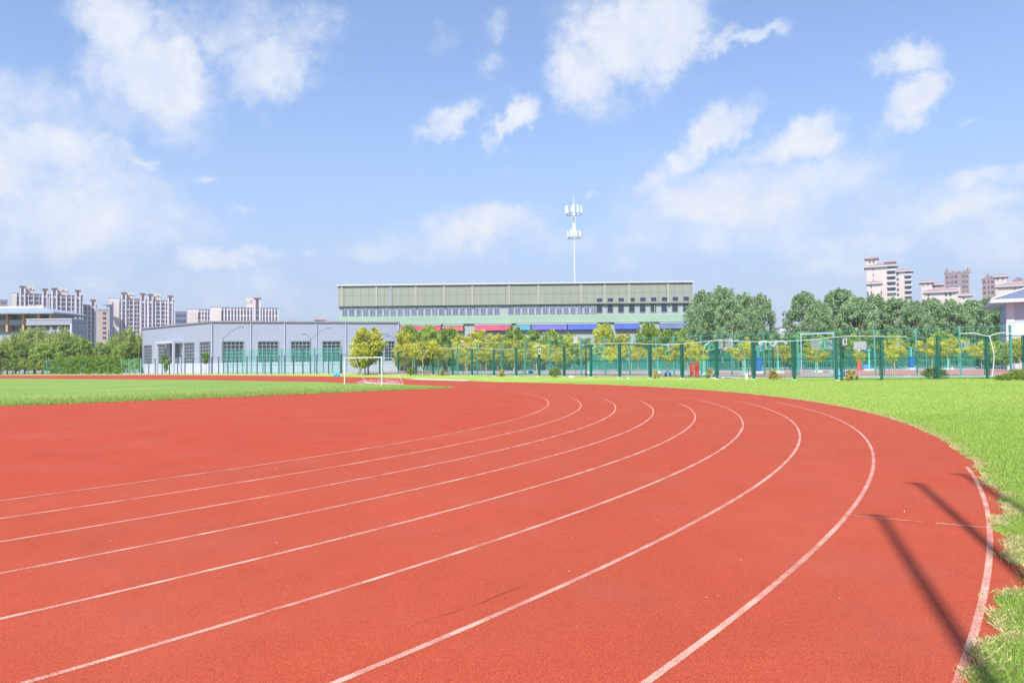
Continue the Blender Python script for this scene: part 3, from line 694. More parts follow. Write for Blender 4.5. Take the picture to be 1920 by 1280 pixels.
ribbed_tower('apartment_tower', 'tall lavender tower over the right willow clump, plain cream bays at left', 204, 263, 560.5, 540,
  [(224.5, 226.5), (239, 242), (243, 249.5), (252, 257), (258, 262)], [(226.5, 237.5, 547)], (237.5, 252.5, 545.5), [(205, 210.5), (214.5, 223.5)], ybot=635, group=GR)
ribbed_tower('apartment_tower', 'tall lavender tower right behind the left corner of the white hall', 263.5, 328, 563.5, 540,
  [(273.5, 275.5), (288, 291), (293, 300), (302.5, 309), (311, 314)], [(262.5, 273, 549.5), (276.5, 287, 550.5), (314.5, 325, 552.5)], (288, 303, 548), ybot=620, group=GR)
ribbed_tower('apartment_block', 'small cream block with thin white ribs between tall towers, above the hall roof', 351, 395, 581, 560,
  [(373, 376.5), (379, 382), (384.5, 388), (390, 393)], (), None, [(353, 371)], ybot=612, group=GR, floor_h=3.4)
b9 = ribbed_tower('apartment_block', 'long ribbed slab block with a brown and white roof house above the hall roof', 395, 524, 577, 520,
  [(415.5 + i * 6.05, 419 + i * 6.05) for i in range(18)], [(476, 490, 556)], (462, 479, 556), [(397, 415)], ybot=612, group=GR, floor_h=4.2)
# beige block and office between towers
def simple_block(name, label, px0, px1, ytop, Y, wall_m, wins, ybot=650, roof=None, depth=12, fh=3.2, group=None, eave=None, balc=None, cat='building', wm=None):
    th = math.atan(((px0 + px1) / 2 - 960) / F); s = Y / F * math.cos(th); X_ = P(px0, 560, Y).x; ux = lambda px: (px - px0) * s; uz = lambda py: P((px0 + px1) / 2, py, Y).z
    t = thing(name, label, cat, (X_, Y, 0), -th, group); W_, H_ = ux(px1), uz(ytop)
    MB().box(0, W_, 0, depth, 0, H_).build('wall', wall_m, t)
    if roof:
        rm, rz, ov = roof; MB().hip(-ov, W_ + ov, -ov, depth + ov, H_ + .35, uz(rz), t=.5).build('roof', rm, t)
        MB().box(-ov - .15, W_ + ov + .15, -ov - .15, depth + ov + .15, H_ - .15 - .5, H_ + .1 - .25).build('eave', eave, t)
    else: MB().box(-.15, W_ + .15, -.2, depth + .15, H_, H_ + .5).build('coping', eave or slab, t)
    nf = max(1, int((H_ - max(0, uz(ybot))) / fh)); n_ = 0
    for a, b in wins:
        for k in range(nf):
            if n_ >= 99: break
            pane_obj(ux(b) - ux(a), fh * .52, t, ux(a), -.045, H_ - (k + 1) * fh + fh * .1, wm); n_ += 1
    if balc:
        for a, b in balc:
            for k in range(min(nf, 20)):
                z = H_ - (k + 1) * fh; bl = MB().box(ux(a), ux(b), -1.5, -.1, z - .1, z + .95).build('balcony', MATS['white_render'], t)
                n_ += 1
                if n_ < 99: pane_obj(ux(b) - ux(a) - .6, fh * .5, t, ux(a) + .3, -.08, z + 1.0, wm)
    return t
beige = mat('beige_render', (.42, .33, .28), .85, var=.08, vscale=.2)
simple_block('apartment_block', 'beige block with a column of dark balconies between two lavender towers', 183, 203.5, 581, 480, beige, [(193, 199.5)], ybot=640, group=GR)
office = mat('office_clad', (.16, .20, .31), .5, var=.1, vscale=.2)
simple_block('office_block', 'dark blue glazed office peeking between a lavender tower and cream block', 328.5, 351, 584.5, 600, office, [(330, 333), (334.5, 338), (339.5, 343), (344.5, 348)], ybot=612, fh=4.5)
# grey pagoda-like fin roof behind beige block
fin = thing('roof_tower', 'slim grey tower with an overhanging flat roof behind the beige block', 'building', tuple(P(203, 600, 530).xy) + (0,))
s = 530 / F; zt = P(200, 572, 530).z
MB().box(-1.2, 1.0, 0, 4, 0, zt).build('wall', grey_p, fin); MB().poly([(-4.6, -.6), (1.2, -.9), (1.2, 4.5), (-4.6, 4.2)], zt, zt + .5).build('roof', grey_p, fin)
simple_block('apartment_tower', 'grey tower top partly hidden behind the school roof at the photo edge', -4, 14.5, 562, 560, slab, [(2, 6), (8, 12)], ybot=590)
# distant pale villas just over the hall roof
vw = mat('villa_wall', (.46, .40, .43), .85); rr_ = mat('tile_red', (.30, .215, .215), .8, var=.2, vscale=.4); wr = MATS['white_render']
for (a, b, y, yr, lb) in ((541, 552, 600.5, 597, 'small distant pale house with faint red roof over the hall'), (553, 566, 604, 600.5, 'lower distant grey-roofed house right of the pale one'),
                          (590, 609, 598, 593, 'distant pink house with terraces near the blurred building'), (607, 620, 603, 599, 'distant pale house beside the pink one, lower')):
    simple_block('distant_house', lb, a, b, y, 700, vw, [(a + 2, a + 4), (a + 6, a + 8)], ybot=612, roof=(rr_, yr, 1.0), eave=wr, fh=3.5, cat='house')

# right-hand towers
RG = 'red-roofed apartment towers beyond the poplars'
cream = mat('cream_render', (.50, .45, .43), .85, var=.06, vscale=.15); brown = mat('brown_brick', (.26, .205, .215), .85, var=.12, vscale=.2)
pd = mat('pane_dark', (.07, .075, .10), .25, .6)
r1 = simple_block('apartment_tower', 'tallest cream tower with white balconies and red roofs at right', 1626, 1680, 499.5, 430, cream, [(1638, 1639.6)], ybot=560, roof=(rr_, 492.5, 1.2), eave=wr, balc=[(1664, 1680)], group=RG, wm=pd)
def roof_house(t, px00, px0, px1, y0, y1, yr, Y, ybase):
    s = Y / F * math.cos(math.atan((px0 - 960) / F)); ux = lambda px: (px - px00) * s; uz = lambda py: P((px0 + px1) / 2, py, Y).z
    h_ = MB().box(ux(px0), ux(px1), 2, 9, uz(ybase), uz(y1)).build('roof_house', cream, t)
    MB().hip(ux(px0) - 1, ux(px1) + 1, 1, 10, uz(y1) + .35, uz(yr), t=.5).build('roof', rr_, h_)
    for k in (.25, .6): pane_obj(.9, 1.3, h_, ux(px0) + (ux(px1) - ux(px0)) * k, 1.96, uz(y0 + (ybase - y0) * .62), pd)
roof_house(r1, 1626, 1626, 1646, 483, 485, 480, 430, 499.5); roof_house(r1, 1626, 1663, 1679, 492, 493.5, 489, 430, 499.5)
simple_block('apartment_tower', 'low cream wing with a small red roof in front of the tallest cream tower', 1629, 1651.5, 530.5, 415, cream, [(1633, 1635)], ybot=560, roof=(rr_, 525, 1.0), eave=wr, group=RG, wm=pd)
simple_block('apartment_tower', 'slimmer cream tower with red roof and right-side balconies behind the tallest', 1680.5, 1710, 508, 460, cream, [(1682, 1686)], ybot=560, roof=(rr_, 501.5, 1.0), eave=wr, balc=[(1697, 1710)], group=RG, wm=pd)
simple_block('apartment_tower', 'cream turret with red roof standing apart left of the brown tower', 1728, 1748, 528, 430, cream, [(1731, 1732.6), (1740, 1741.6)], ybot=545, roof=(rr_, 523, 1.0), eave=wr, group=RG, wm=pd)
simple_block('apartment_tower', 'shorter cream turret with red roof touching the brown tower', 1750, 1767, 532.5, 440, cream, [(1752, 1753.6)], ybot=545, roof=(rr_, 528, 1.0), eave=wr, group=RG, wm=pd)
simple_block('apartment_tower', 'broad cream block with sprawling red roof rising just over the poplars', 1735, 1793, 547, 415, cream, [(1740, 1742), (1772, 1776), (1780, 1784)], ybot=575, roof=(rr_, 538, 1.2), eave=wr, group=RG, wm=pd)
def brown_tower(label, px0, px1, ytop, Y, spires, bays):
    t = simple_block('brick_tower', label, px0, px1, ytop, Y, brown, bays, ybot=560, group='brown brick towers with spires', fh=3.4, eave=brown, wm=pd)
    s = Y / F
    for px, y in spires:
        x = (px - px0) * s; z0, z1 = P(px, ytop, Y).z + .5, P(px, y, Y).z; m = MB(); hw = 1.3
        m.tube([(x, 2, z0 - .4), (x, 2, z0 + (z1 - z0) * .35), (x, 2, z0 + (z1 - z0) * .4), (x, 2, z1)], [hw * 1.35, hw * 1.1, hw * .85, hw * .35], 4); m.build('spire', brown, t)
    for k in range(3): x = (px0 + (px1 - px0) * (.3 + .2 * k) - px0) * s; MB().box(x - 1, x + 1.4, .2, 2, P(px0, ytop, Y).z + .5, P(px0, ytop, Y).z + 1.6).build('battlement', brown, t)
brown_tower('brown brick tower with two pointed spires between cream towers', 1772, 1818, 513.5, 480, [(1776.5, 502.5), (1810, 503)], [(1775, 1779), (1783, 1785), (1786.5, 1788.5), (1791, 1796), (1805, 1808), (1809.5, 1811.5), (1813, 1815)])
brown_tower('brown brick tower with one spire, left of the cream turret near the photo edge', 1842, 1867, 523, 480, [(1851.5, 512.5)], [(1844, 1848.5), (1853, 1856), (1859, 1864)])
brown_tower('brown spire behind the red roof at the far right edge', 1900, 1918, 526, 520, [(1908, 518.5)], [(1903, 1906)])
simple_block('apartment_tower', 'small cream turret in front of the brown twin-spired tower', 1783, 1801, 540.5, 425, cream, [(1790, 1792)], ybot=560, roof=None, eave=wr, group=RG, wm=pd)
simple_block('apartment_tower', 'little cream gable with red roof at the foot of the brown twin-spired tower', 1801, 1820, 552.5, 405, cream, [(1806, 1808)], ybot=575, roof=(rr_, 546.5, 1.0), eave=wr, group=RG, wm=pd)
r7 = simple_block('apartment_tower', 'cream turret with red roof and two dark windows near the right edge', 1867, 1888, 517.5, 430, cream, [(1871, 1873), (1881, 1883)], ybot=532, roof=(rr_, 512, 1.0), eave=wr, group=RG, wm=pd)
simple_block('apartment_tower', 'broad cream block with long red roof at the far right edge', 1872, 1940, 536, 415, cream, [(1902, 1904), (1913, 1916)], ybot=560, roof=(rr_, 527, 1.2), eave=wr, group=RG, wm=pd)

# blue-white pavilion at the right edge
Yp = 98; s = Yp / F; X_ = P(1887, 600, Yp).x
pv = thing('pavilion', 'pale blue pavilion with a hipped grey roof at the right edge', 'building', (X_, Yp, 0), R(-30))
zE = P(1890, 568, Yp).z; blu = mat('pavilion_wall', (.34, .41, .52), .7, var=.06, vscale=.4); pr = mat('pavilion_roof', (.13, .15, .24), .6, var=.1, vscale=.6); wtr = mat('white_trim', (.48, .50, .57), .5)
MB().box(0, 14, 0, 12, P(1880, 606, Yp).z, zE).build('wall', blu, pv); MB().box(-.05, 14.05, -.05, 12, 0, P(1880, 606, Yp).z - .003).build('base_wall', wtr, pv)
MB().box(0, .9, -.08, -.003, P(1880, 605.8, Yp).z, zE).build('corner_panel', wtr, pv)
MB().hip(-1.7, 15.7, -1.7, 13.7, zE + .45, zE + 3.3, inset=7.6, t=.25).build('roof', pr, pv)
ev = MB(); ev.box(-1.9, 15.9, -1.9, 13.9, zE - .02, zE + .19); ev.box(-1.8, 15.8, -1.8, 13.8, zE + .2, zE + .44); ev.build('eave', wtr, pv)
hp = MB(); hp.tube([(-1.7, -1.7, zE + .5), (5.9, 6, zE + 3.35)], .14, 6); hp.tube([(5.9, 6, zE + 3.35), (8.1, 6, zE + 3.35)], .14, 6); hp.tube([(15.7, -1.7, zE + .5), (8.1, 6, zE + 3.35)], .14, 6); hp.build('roof_hip', wtr, pv)

# ------------------------------------------------------------------ long classroom building in the middle
Yb = 175; s = Yb / F; X_ = P(634, 560, Yb).x
ux = lambda px: P(px, 560, Yb).x - X_
uz = lambda py: P(960, py, Yb).z
lb = thing('classroom_building', 'long flat-roofed pale green building with a deep blank top band and ribbon windows', 'building', (X_, Yb, 0))
gg = mat('classroom_band', (.255, .28, .235), .9, var=.08, vscale=.12); gw = mat('classroom_wall', (.30, .35, .34), .9, var=.15, vscale=.15); gl_ = mat('classroom_lower', (.27, .38, .30), .9, var=.18, vscale=.12)
pl_ = mat('classroom_rib', (.33, .35, .27), .85)
W_ = ux(1299)
MB().box(0, W_, 0, 16, uz(571), uz(533)).build('top_band', gg, lb)
MB().box(-.3, W_ + .2, -.4, 16.3, uz(533), uz(530.6)).build('roof_edge', wtr, lb)
MB().box(0, W_, .6, 15.8, uz(592), uz(571) - .003).build('wall', gw, lb)
MB().box(-.1, W_, -.02, 15.9, uz(606), uz(592) - .003).build('spandrel', gl_, lb)
MB().box(.1, W_ - .1, .4, 15.8, 0, uz(606) - .003).build('base_wall', gw, lb)
for px in (641, 706, 733, 780, 833, 886, 955, 1010, 1090, 1134, 1180, 1253): MB().box(ux(px) - .22, ux(px) + .22, -.16, -.003, uz(571), uz(533.3)).build('rib', pl_ if px != 733 else grey_p, lb)
wf = mat('classroom_frame', (.40, .44, .54), .7)
jm = mat('joint_dark', (.13, .15, .13), .9)
for i in range(44):
    px = 646 + i * 15.1; MB().box(ux(px) - .035, ux(px) + .035, -.012, -.003, uz(570.5), uz(533.6)).build('panel_joint', jm, lb)
MB().box(.1, W_ - .1, -.012, -.003, uz(551.6), uz(551.2)).build('panel_joint', jm, lb)
for px in (668, 815, 962, 1112, 1228): MB().tube([(ux(px), .48, uz(606)), (ux(px), .48, uz(571.6))], .1, 6).build('downpipe', pl_, lb)
n_ = 0
for px in list(range(640, 1112, 13)):
    if 932 <= px <= 948 or 748 <= px <= 756: continue
    f_ = MB().box(ux(px), ux(px + 10.5), .46, .595, uz(588.5), uz(575)).build('window', wf, lb)
    g_ = MB(); g_.box(ux(px + .8), ux(px + 4.9), .41, .458, uz(587.5), uz(576)); g_.box(ux(px + 5.6), ux(px + 9.7), .41, .458, uz(587.5), uz(576)); g_.build('pane', mat('classroom_pane', (.13, .15, .22), .3, .5, var=.7, vscale=.7), f_)
for i in range(9):
    px = 1118 + i * 20.3
    for y0, y1 in ((560 - i * .2, 568), (572, 588)):
        zz = (uz(y1), uz(y0)); yy = -.06 if y0 < 570 else .5
        f_ = MB().box(ux(px), ux(px + 12), yy, yy + .055, *zz).build('window', grey_p, lb); MB().box(ux(px + 1), ux(px + 11), yy - .05, yy - .002, zz[0] + .15, zz[1] - .15).build('pane', glass_d, f_)
for k, (a, b, cc) in enumerate(((752, 826, (.50, .10, .12)), (832, 868, (.50, .14, .14)), (890, 958, (.52, .10, .16)), (968, 994, (.08, .34, .40)), (996, 1062, (.16, .15, .48)), (1064, 1118, (.08, .14, .52)), (1152, 1196, (.08, .14, .50)), (1236, 1290, (.14, .20, .36)))):
    o = MB().box(ux(a), ux(b), -.5, .38, uz(619), uz(609)).build('display_board', mat('board_%d' % k, cc, .7, var=.25, vscale=.4), lb)
    MB().box(ux(a) - .1, ux(b) + .1, -.6, .385, uz(609) + .003, uz(607.4)).build('board_cap', wtr, o)
MB().box(ux(1252) - .3, ux(1252) + .3, .5, 1.1, uz(530.6), uz(527.5)).build('roof_vent', grey_p, lb)

# small white building in the gap between the poplar groups
simple_block('site_building', 'low white flat-roofed building in the gap between the poplar groups', 1461, 1497, 613.5, 180, wr, [(1470, 1474), (1480, 1484)], ybot=640, fh=3)
simple_block('site_building', 'low grey building left of the white one in the poplar gap', 1445, 1460.5, 615.5, 190, grey_p, [(1449, 1452)], ybot=640, fh=3)

# ------------------------------------------------------------------ telecom mast
Ym = 230; s = Ym / F; o = P(1077, 480, Ym); wm_ = mat('mast_white', (.78, .82, .86), .5, .4); gm_ = mat('mast_grey', (.30, .34, .40), .5)
mast = thing('telecom_mast', 'slender white telecom mast with two rings of panel antennas', 'mast', (o.x, Ym, 0))
z = lambda py: P(1077, py, Ym).z
MB().tube([(0, 0, 0), (0, 0, z(452)), (0, 0, z(408)), (0, 0, z(384))], [.10, .12, .36, .34], 8).build('pole', wm_, mast)
MB().tube([(0, 0, z(392)), (0, 0, z(366))], [.09, .04], 6).build('lightning_rod', wm_, mast)
lad = MB()
for k in (-1, 1): lad.tube([(k * .62, -.3, z(448)), (k * .40, -.2, z(404))], .06, 4)
for i in range(14): t_ = i / 13; w = .62 - .22 * t_; zz = z(448) + (z(404) - z(448)) * t_; lad.tube([(-w, -.3 + .1 * t_, zz), (w, -.3 + .1 * t_, zz)], .05, 4)
lad.build('ladder', wm_, mast)
for (py0, py1, rad, n_) in ((400, 386, 2.55, 9), (444, 432, 2.05, 8)):
    zz = z(py0 + 2); ring = MB(); pts_ = [(math.cos(i * math.pi / 8) * rad * .95, math.sin(i * math.pi / 8) * rad * .95, zz) for i in range(17)]
    ring.tube(pts_, .12, 5, False); pts_ = [(x * .97, y * .97, zz + 1.1) for x, y, _ in pts_]; ring.tube(pts_, .05, 4, False)
    for i in range(6): a = i * math.pi / 3; ring.tube([(0, 0, zz - .3), (math.cos(a) * rad, math.sin(a) * rad, zz)], .08, 4)
    rg_ = ring.build('platform', gm_, mast)
    for i in range(n_):
        a = 2 * math.pi * i / n_ + .2; x, y = math.cos(a) * rad, math.sin(a) * rad; h_ = (z(py1) - z(py0)) * (1.0 if i % 3 else .8)
        m = MB().box(-.2, .2, -.11, .11, 0, h_); o_ = m.build('panel_antenna', wm_, mast); o_.location = (x, y, zz + .25); o_.rotation_euler.z = a + math.pi / 2

# ------------------------------------------------------------------ fences
f_dark = mat('fence_green', (.012, .105, .080), .45, .4, objrnd=.3); f_teal = mat('fence_teal', (.06, .25, .22), .5, .4, objrnd=.3); f_pale = mat('fence_pale', (.12, .34, .24), .5, .4)
f_blue = mat('fence_slate', (.06, .13, .16), .5, .4)
foot = mat('post_foot', (.6, .62, .6), .8)
def at_px(px, A, B):
    t = wall_t(px, Vector(A), Vector(B)); return Vector(A).lerp(Vector(B), t)
def fence(label, posts, H, m, mm, rad, pitch=.15, wire=.012, rails=(.08, .5, .97), group=None, wrows=None, feet=False, double=False):
    """posts: list of (x, y) points; each post, panel of wire mesh and rail is a part"""
    t = thing('wire_fence', label, 'fence', (posts[0][0], posts[0][1], 0), 0, group)
    o0 = Vector((posts[0][0], posts[0][1]))
    pts_ = [Vector((p[0], p[1])) - o0 for p in posts]
    for i, p in enumerate(pts_):
        b = MB().box(-rad, rad, -rad, rad, 0, H).build('post', m, t); b.location = (p.x, p.y, 0)
        if i < len(pts_) - 1: d_ = pts_[i + 1] - p; b.rotation_euler.z = math.atan2(d_.y, d_.x)
        if feet: f_ = MB().box(-.16, .16, -.16, .16, 0, .06).build('foot_plate', foot, b)
    for i in range(len(pts_) - 1):
        a, b = pts_[i], pts_[i + 1]; L = (b - a).length; ang_ = math.atan2(b.y - a.y, b.x - a.x)
        rl = MB()
        for k in rails: rl.box(rad + .01, L - rad - .01, -.025, .025, H * k - .022, H * k + .022)
        if double: rl.box(.16, .21, -.02, .02, .3, H * .97 - .03); rl.box(L - .21, L - .16, -.02, .02, .3, H * .97 - .03)
        r_ = rl.build('rail', m, t); r_.location = (a.x, a.y, 0); r_.rotation_euler.z = ang_
        me = MB(); x = .25
        while x < L - .2: me.quad((x - wire / 2, .03, .1), (x + wire / 2, .03, .1), (x + wire / 2, .03, H * .97), (x - wire / 2, .03, H * .97)); x += pitch
        z_ = .2
        while z_ < H * .95: me.quad((.22, .034, z_ - wire / 2), (L - .22, .034, z_ - wire / 2), (L - .22, .034, z_ + wire / 2), (.22, .034, z_ + wire / 2)); z_ += (wrows or pitch)
        q_ = me.build('mesh_panel', mm, t); q_.location = (a.x, a.y, 0); q_.rotation_euler.z = ang_
    return t
L1A, L1B = (-28.2, 122.0), (24.36, 54.6)
front = [at_px(px, L1A, L1B) for px in (640, 676, 712, 747, 780, 812, 849, 885, 926, 968, 1011, 1058, 1108, 1162, 1219, 1279, 1344, 1413, 1489, 1568)]
wf_ = mat('wire_green', (.03, .16, .12), .5)
fence('dark green mesh fence along the court side, bushes at its foot', front, 3.32, f_dark, wf_, .085, pitch=.17, wire=.015, feet=True, double=True)
right = [at_px(px, (24.7, 55.0), (46, 55.4)) for px in (1578, 1653, 1759, 1851, 1922, 2010)]
fence('dark green mesh fence section at the right beyond the corner, round bush at its foot', right, 3.3, f_dark, wf_, .075, pitch=.16, wire=.013, double=True, rails=(.03, .5, .97))
LF = [(-53.1, 138.0), (-82.2, 158.0)]
lf1 = [at_px(px, (-62.0, 144.0), (-28.2, 122.2)) for px in (397, 410, 427, 445, 463, 482, 497, 509, 523, 534, 550, 568, 582, 594, 616, 638)]
fence('dark slate fence in front of the long wall of the white hall', lf1, 3.3, f_blue, mat('wire_slate', (.10, .16, .18)), .075, pitch=.4, wire=.012, rails=(.05, .97))
lf2 = [at_px(px, (-86.0, 160.0), (-62.3, 144.0)) for px in (266, 279, 291, 304, 318, 333, 347, 362, 377, 392)]
fence('dark slate fence in front of the short left wall of the hall', lf2, 3.2, f_blue, MATS['wire_slate'], .075, pitch=.5, wire=.012, rails=(.05, .97))
lf3 = [at_px(px, (-128.0, 186.0), (-86.3, 160.2)) for px in (-20, 5, 24, 46, 66, 88, 110, 132, 154, 173, 204, 228, 242, 253, 264)]
fence('thin pale green fence at the left in front of the hedge', lf3, 3.3, f_pale, mat('wire_pale', (.06, .30, .2)), .09, pitch=.4, wire=.03, rails=(.05, .97))
tl = [at_px(px, (-62.0, 149.0), (-32.0, 135.0)) for px in (419, 437, 455, 471, 493, 507, 528, 551, 567, 590, 606, 623, 641)]
fence('tall teal ball-court fence before the hall windows, behind the slate fence', tl, 4.7, f_teal, mat('wire_teal', (.03, .30, .23)), .08, pitch=.28, wire=.05, rails=(.03, .35, .66, .985))
tall = [at_px(px, (-15.0, 112.0), (14.3, 78.5)) for px in (822, 858, 895, 940, 985, 1032, 1090, 1135)] + [at_px(px, (14.3, 85.5), (42.0, 63.5)) for px in (1181, 1231, 1264, 1315, 1372, 1433, 1497, 1566, 1641, 1719, 1801, 1896)]
fence('taller teal fence standing behind the dark green one, round the courts', tall, 4.35, f_teal, mat('wire_teal2', (.05, .26, .20)), .075, pitch=.3, wire=.012, rails=(.02, .985))
far_f = [(x, 150 - .12 * x) for x in np.arange(-18, 92, 5.0)]
fence('far green windscreen fence on the other side of the courts', far_f, 3.1, MATS['fence_teal'], mat('wire_far', (.015, .12, .10)), .09, pitch=.24, wire=.16, rails=(.03, .5, .985))
mid_f = [(x, 118 - .1 * x) for x in np.arange(12, 78, 4.6)]
fence('low middle teal fence dividing the courts', mid_f, 2.7, f_teal, mat('wire_mid', (.03, .22, .18)), .07, pitch=.3, wire=.07, rails=(.03, .5, .985))

# white gate frame on the tall fence
for (a, b, nm) in ((1500, 1564, 'pale blue gate frame set in the tall teal fence'),):
    A_, B_ = at_px(a + 1, (14.3, 85.2), (42.0, 63.2)), at_px(b, (14.3, 85.2), (42.0, 63.2)); d_ = (B_ - A_); L = d_.length
    gt = thing('gate_frame', nm, 'gate', (A_.x, A_.y - .15, 0), math.atan2(d_.y, d_.x)); gm = mat('gate_pale', (.26, .42, .46), .5)
    MB().box(0, .1, -.05, .05, 0, 4.2).build('post', gm, gt); MB().box(L - .1, L, -.05, .05, 0, 4.2).build('post', gm, gt); MB().box(.1, L - .1, -.04, .04, 4.05, 4.2).build('rail', gm, gt); MB().box(.1, L - .1, -.04, .04, .1, .2).build('rail', gm, gt)

# sagging white cable on top of the front fence
cab = mat('white_cable', (.58, .60, .63), .5)
def cable(label, pp, r=.024, Yf=None):
    o = MB(); q_ = []
    for i in range(len(pp) - 1):
        for k in range(6):
            t = k / 6; p0 = pp[max(i - 1, 0)]; p1, p2 = pp[i], pp[i + 1]; p3 = pp[min(i + 2, len(pp) - 1)]
            f = lambda a, b, c_, d_: .5 * ((2 * b) + (-a + c_) * t + (2 * a - 5 * b + 4 * c_ - d_) * t * t + (-a + 3 * b - 3 * c_ + d_) * t ** 3)
            q_.append(tuple(f(p0[j], p1[j], p2[j], p3[j]) for j in range(3)))
    q_.append(tuple(pp[-1])); o.tube(q_, r, 5)
    return tag(o.build('cable', cab, smooth=True), label, 'cable')
def on_fence(px, py, A=L1A, B=L1B, off=-.16):
    w = at_px(px, A, B); z_ = P(px, py, w.y).z; return (w.x, w.y + off, z_)
cable('white cable sagging along the top of the dark green court fence', [on_fence(px, py) for px, py in ((1100, 644), (1135, 644), (1180, 643.5), (1232, 645.5), (1270, 645), (1300, 642.5), (1345, 638.5), (1390, 640), (1440, 641), (1490, 639), (1530, 636), (1568, 632), (1583, 630.5))])
cable('white cable along the fence top right of the corner', [on_fence(px, py, (24.7, 55.0), (46, 55.4)) for px, py in ((1583, 630.5), (1610, 630.5), (1660, 631), (1700, 631))], .02)
cable('white cable with a bump leading from the tall post at the right edge', [on_fence(px, py, (24.7, 55.0), (46, 55.4)) for px, py in ((1800, 625.5), (1825, 625), (1840, 628), (1853, 630), (1862, 627), (1877, 624), (1900, 626), (1925, 628.5))], .03)
cable('white drainpipe-like cable hanging bent down the right fence post', [on_fence(px, py, (24.7, 55.0), (46, 55.4), -.2) for px, py in ((1854, 631), (1857, 645), (1860, 658), (1861, 672), (1859, 690), (1856, 707))], .036)
cable('white cable along the dark fence top at the middle', [on_fence(px, py) for px, py in ((745, 657.5), (790, 657), (840, 652.5), (880, 651), (930, 655), (965, 654))], .022)
cable('short thin white cable on the fence between two middle posts', [on_fence(px, py) for px, py in ((1000, 647), (1018, 648), (1022, 651))], .022)
# little boxes on the fences
def fence_box(label, px, py0, py1, A, B, w, m, cap):
    p_ = at_px(px, A, B); z0, z1 = P(px, py1, p_.y).z, P(px, py0, p_.y).z
    t = thing('fence_lantern', label, 'lamp', (p_.x, p_.y - .22, z0)); h_ = z1 - z0
    MB().box(-w, w, -.08, .08, .08, h_ - .1).build('housing', m, t); MB().box(-w * 1.25, w * 1.25, -.1, .1, h_ - .1, h_).build('cap', cap, t); MB().box(-w * 1.2, w * 1.2, -.1, .1, 0, .08).build('base', cap, t)
    MB().box(-w * .5, w * .5, -.086, -.082, .14, h_ - .16).build('panel', mat('lantern_dark', (.10, .06, .06)), t)
fence_box('pale lantern box hanging on the fence beside the corner post', 1582, 633, 648, L1A, L1B, .14, mat('lantern_grey', (.42, .42, .44), .5), trimc)
fence_box('pale lantern box on the green post right of the round middle bush', 1011.5, 653, 664, L1A, L1B, .13, MATS['lantern_grey'], cab)

# ------------------------------------------------------------------ basketball stands
tq = mat('hoop_turquoise', (.12, .50, .38), .45, .4); tb = mat('hoop_teal', (.03, .33, .30), .45, .4); bw = mat('backboard', (.42, .44, .46), .4); padb = mat('pad_blue', (.02, .12, .42), .6)
rimm = mat('rim_orange', (.55, .10, .02), .5); netm = mat('net_white', (.75, .75, .75), .7)
def hoop(px, ybase, reach, label, H=3.9, pad=None, m=tq, r=.14, thick=False, double=False, face=False):
    gx, gy = G(px, ybase)
    t = thing('basketball_stand', label, 'hoop', (gx, gy, 0), 0, 'basketball stands on the courts')
    MB().tube([(0, 0, .25), (0, 0, 3.1)], [r * (1.5 if thick else 1), r], 10).build('post', m, t)
    MB().box(-.5, .5, -.5, .5, 0, .25).build('base', mat('hoop_base', (.6, .65, .64)), t)
    for sgn in ((1, -1) if double else (1,)):
        e = reach * sgn; ar = MB(); sg = 1 if e > 0 else -1
        for yy in (-.12, .12): ar.tube([(0, yy, 3.0), (e * .45, yy, 3.75), (e * .95, yy, 3.55)], .06, 6); ar.tube([(0, yy, 2.6), (e * .95, yy, 2.95)], .055, 6)
        for k in (.3, .6): ar.tube([(e * k, 0, 2.6 + .35 * k), (e * (k + .12), 0, 3.5)], .04, 5)
        ar.tube([(-sg * .7, 0, 2.7), (0, 0, 3.2), (e * .3, 0, 3.5)], .05, 5)
        ar.build('arm', m, t)
        bb = MB().box(e * .95 - .04, e * .95 + .04, -.95, .95, 2.85, 3.95).build('backboard', bw, t)
        bb.rotation_euler.z = 0
        rg = MB(); ps = [(e * .95 + sg * (.32 + .23 * math.cos(a)), .23 * math.sin(a), 3.05) for a in [k * math.pi / 8 for k in range(17)]]; rg.tube(ps, .03, 5, False); rg.build('rim', rimm, bb)
        nt_ = MB()
        for k in range(8): a = k * math.pi / 4; nt_.tube([(e * .95 + sg * (.32 + .22 * math.cos(a)), .22 * math.sin(a), 3.04), (e * .95 + sg * (.32 + .13 * math.cos(a + .4)), .13 * math.sin(a + .4), 2.62)], .015, 3)
        nt_.build('net', netm, bb)
    if pad: MB().box(-.32, .32, -.3, .3, .3, 1.9).build('padding', pad, t)
    t.rotation_euler.z = R((-28 if reach > 0 else 28) if face else 4)
    return t
hoop(1630, 694.5, -1.9, 'turquoise basketball stand with white backboard beside the red pad, arm to the left', face=True)
hoop(1709, 692.5, -2.6, 'turquoise basketball stand with blue padding left of the round bush', pad=padb)
hoop(1566, 699, -2.4, 'basketball stand close behind the fence corner, long arm to the left', m=tb)
hoop(1531.5, 698, 1.6, 'thick turquoise basketball post below the orange-leaved tree', thick=True)
hoop(1459, 699.5, -1.9, 'turquoise basketball stand behind the black lamp post', r=.12)
hoop(1422, 700, 2.0, 'basketball stand with blue padding left of the black lamp post', pad=padb, m=tb)
hoop(1397, 703, -1.8, 'turquoise basketball stand with pale lower sleeve, nearest the fence middle')
hoop(1319.5, 703, 1.9, 'thick turquoise basketball stand just right of the red cabinet', thick=True, r=.17)
hoop(1233, 699, 1.9, 'turquoise basketball stand right of the fence post, white board to the right', face=True)
hoop(1105, 700, 2.2, 'turquoise basketball stand with a white square frame board in the middle')
hoop(947, 694, -1.8, 'turquoise basketball post furthest left, above a low bush')
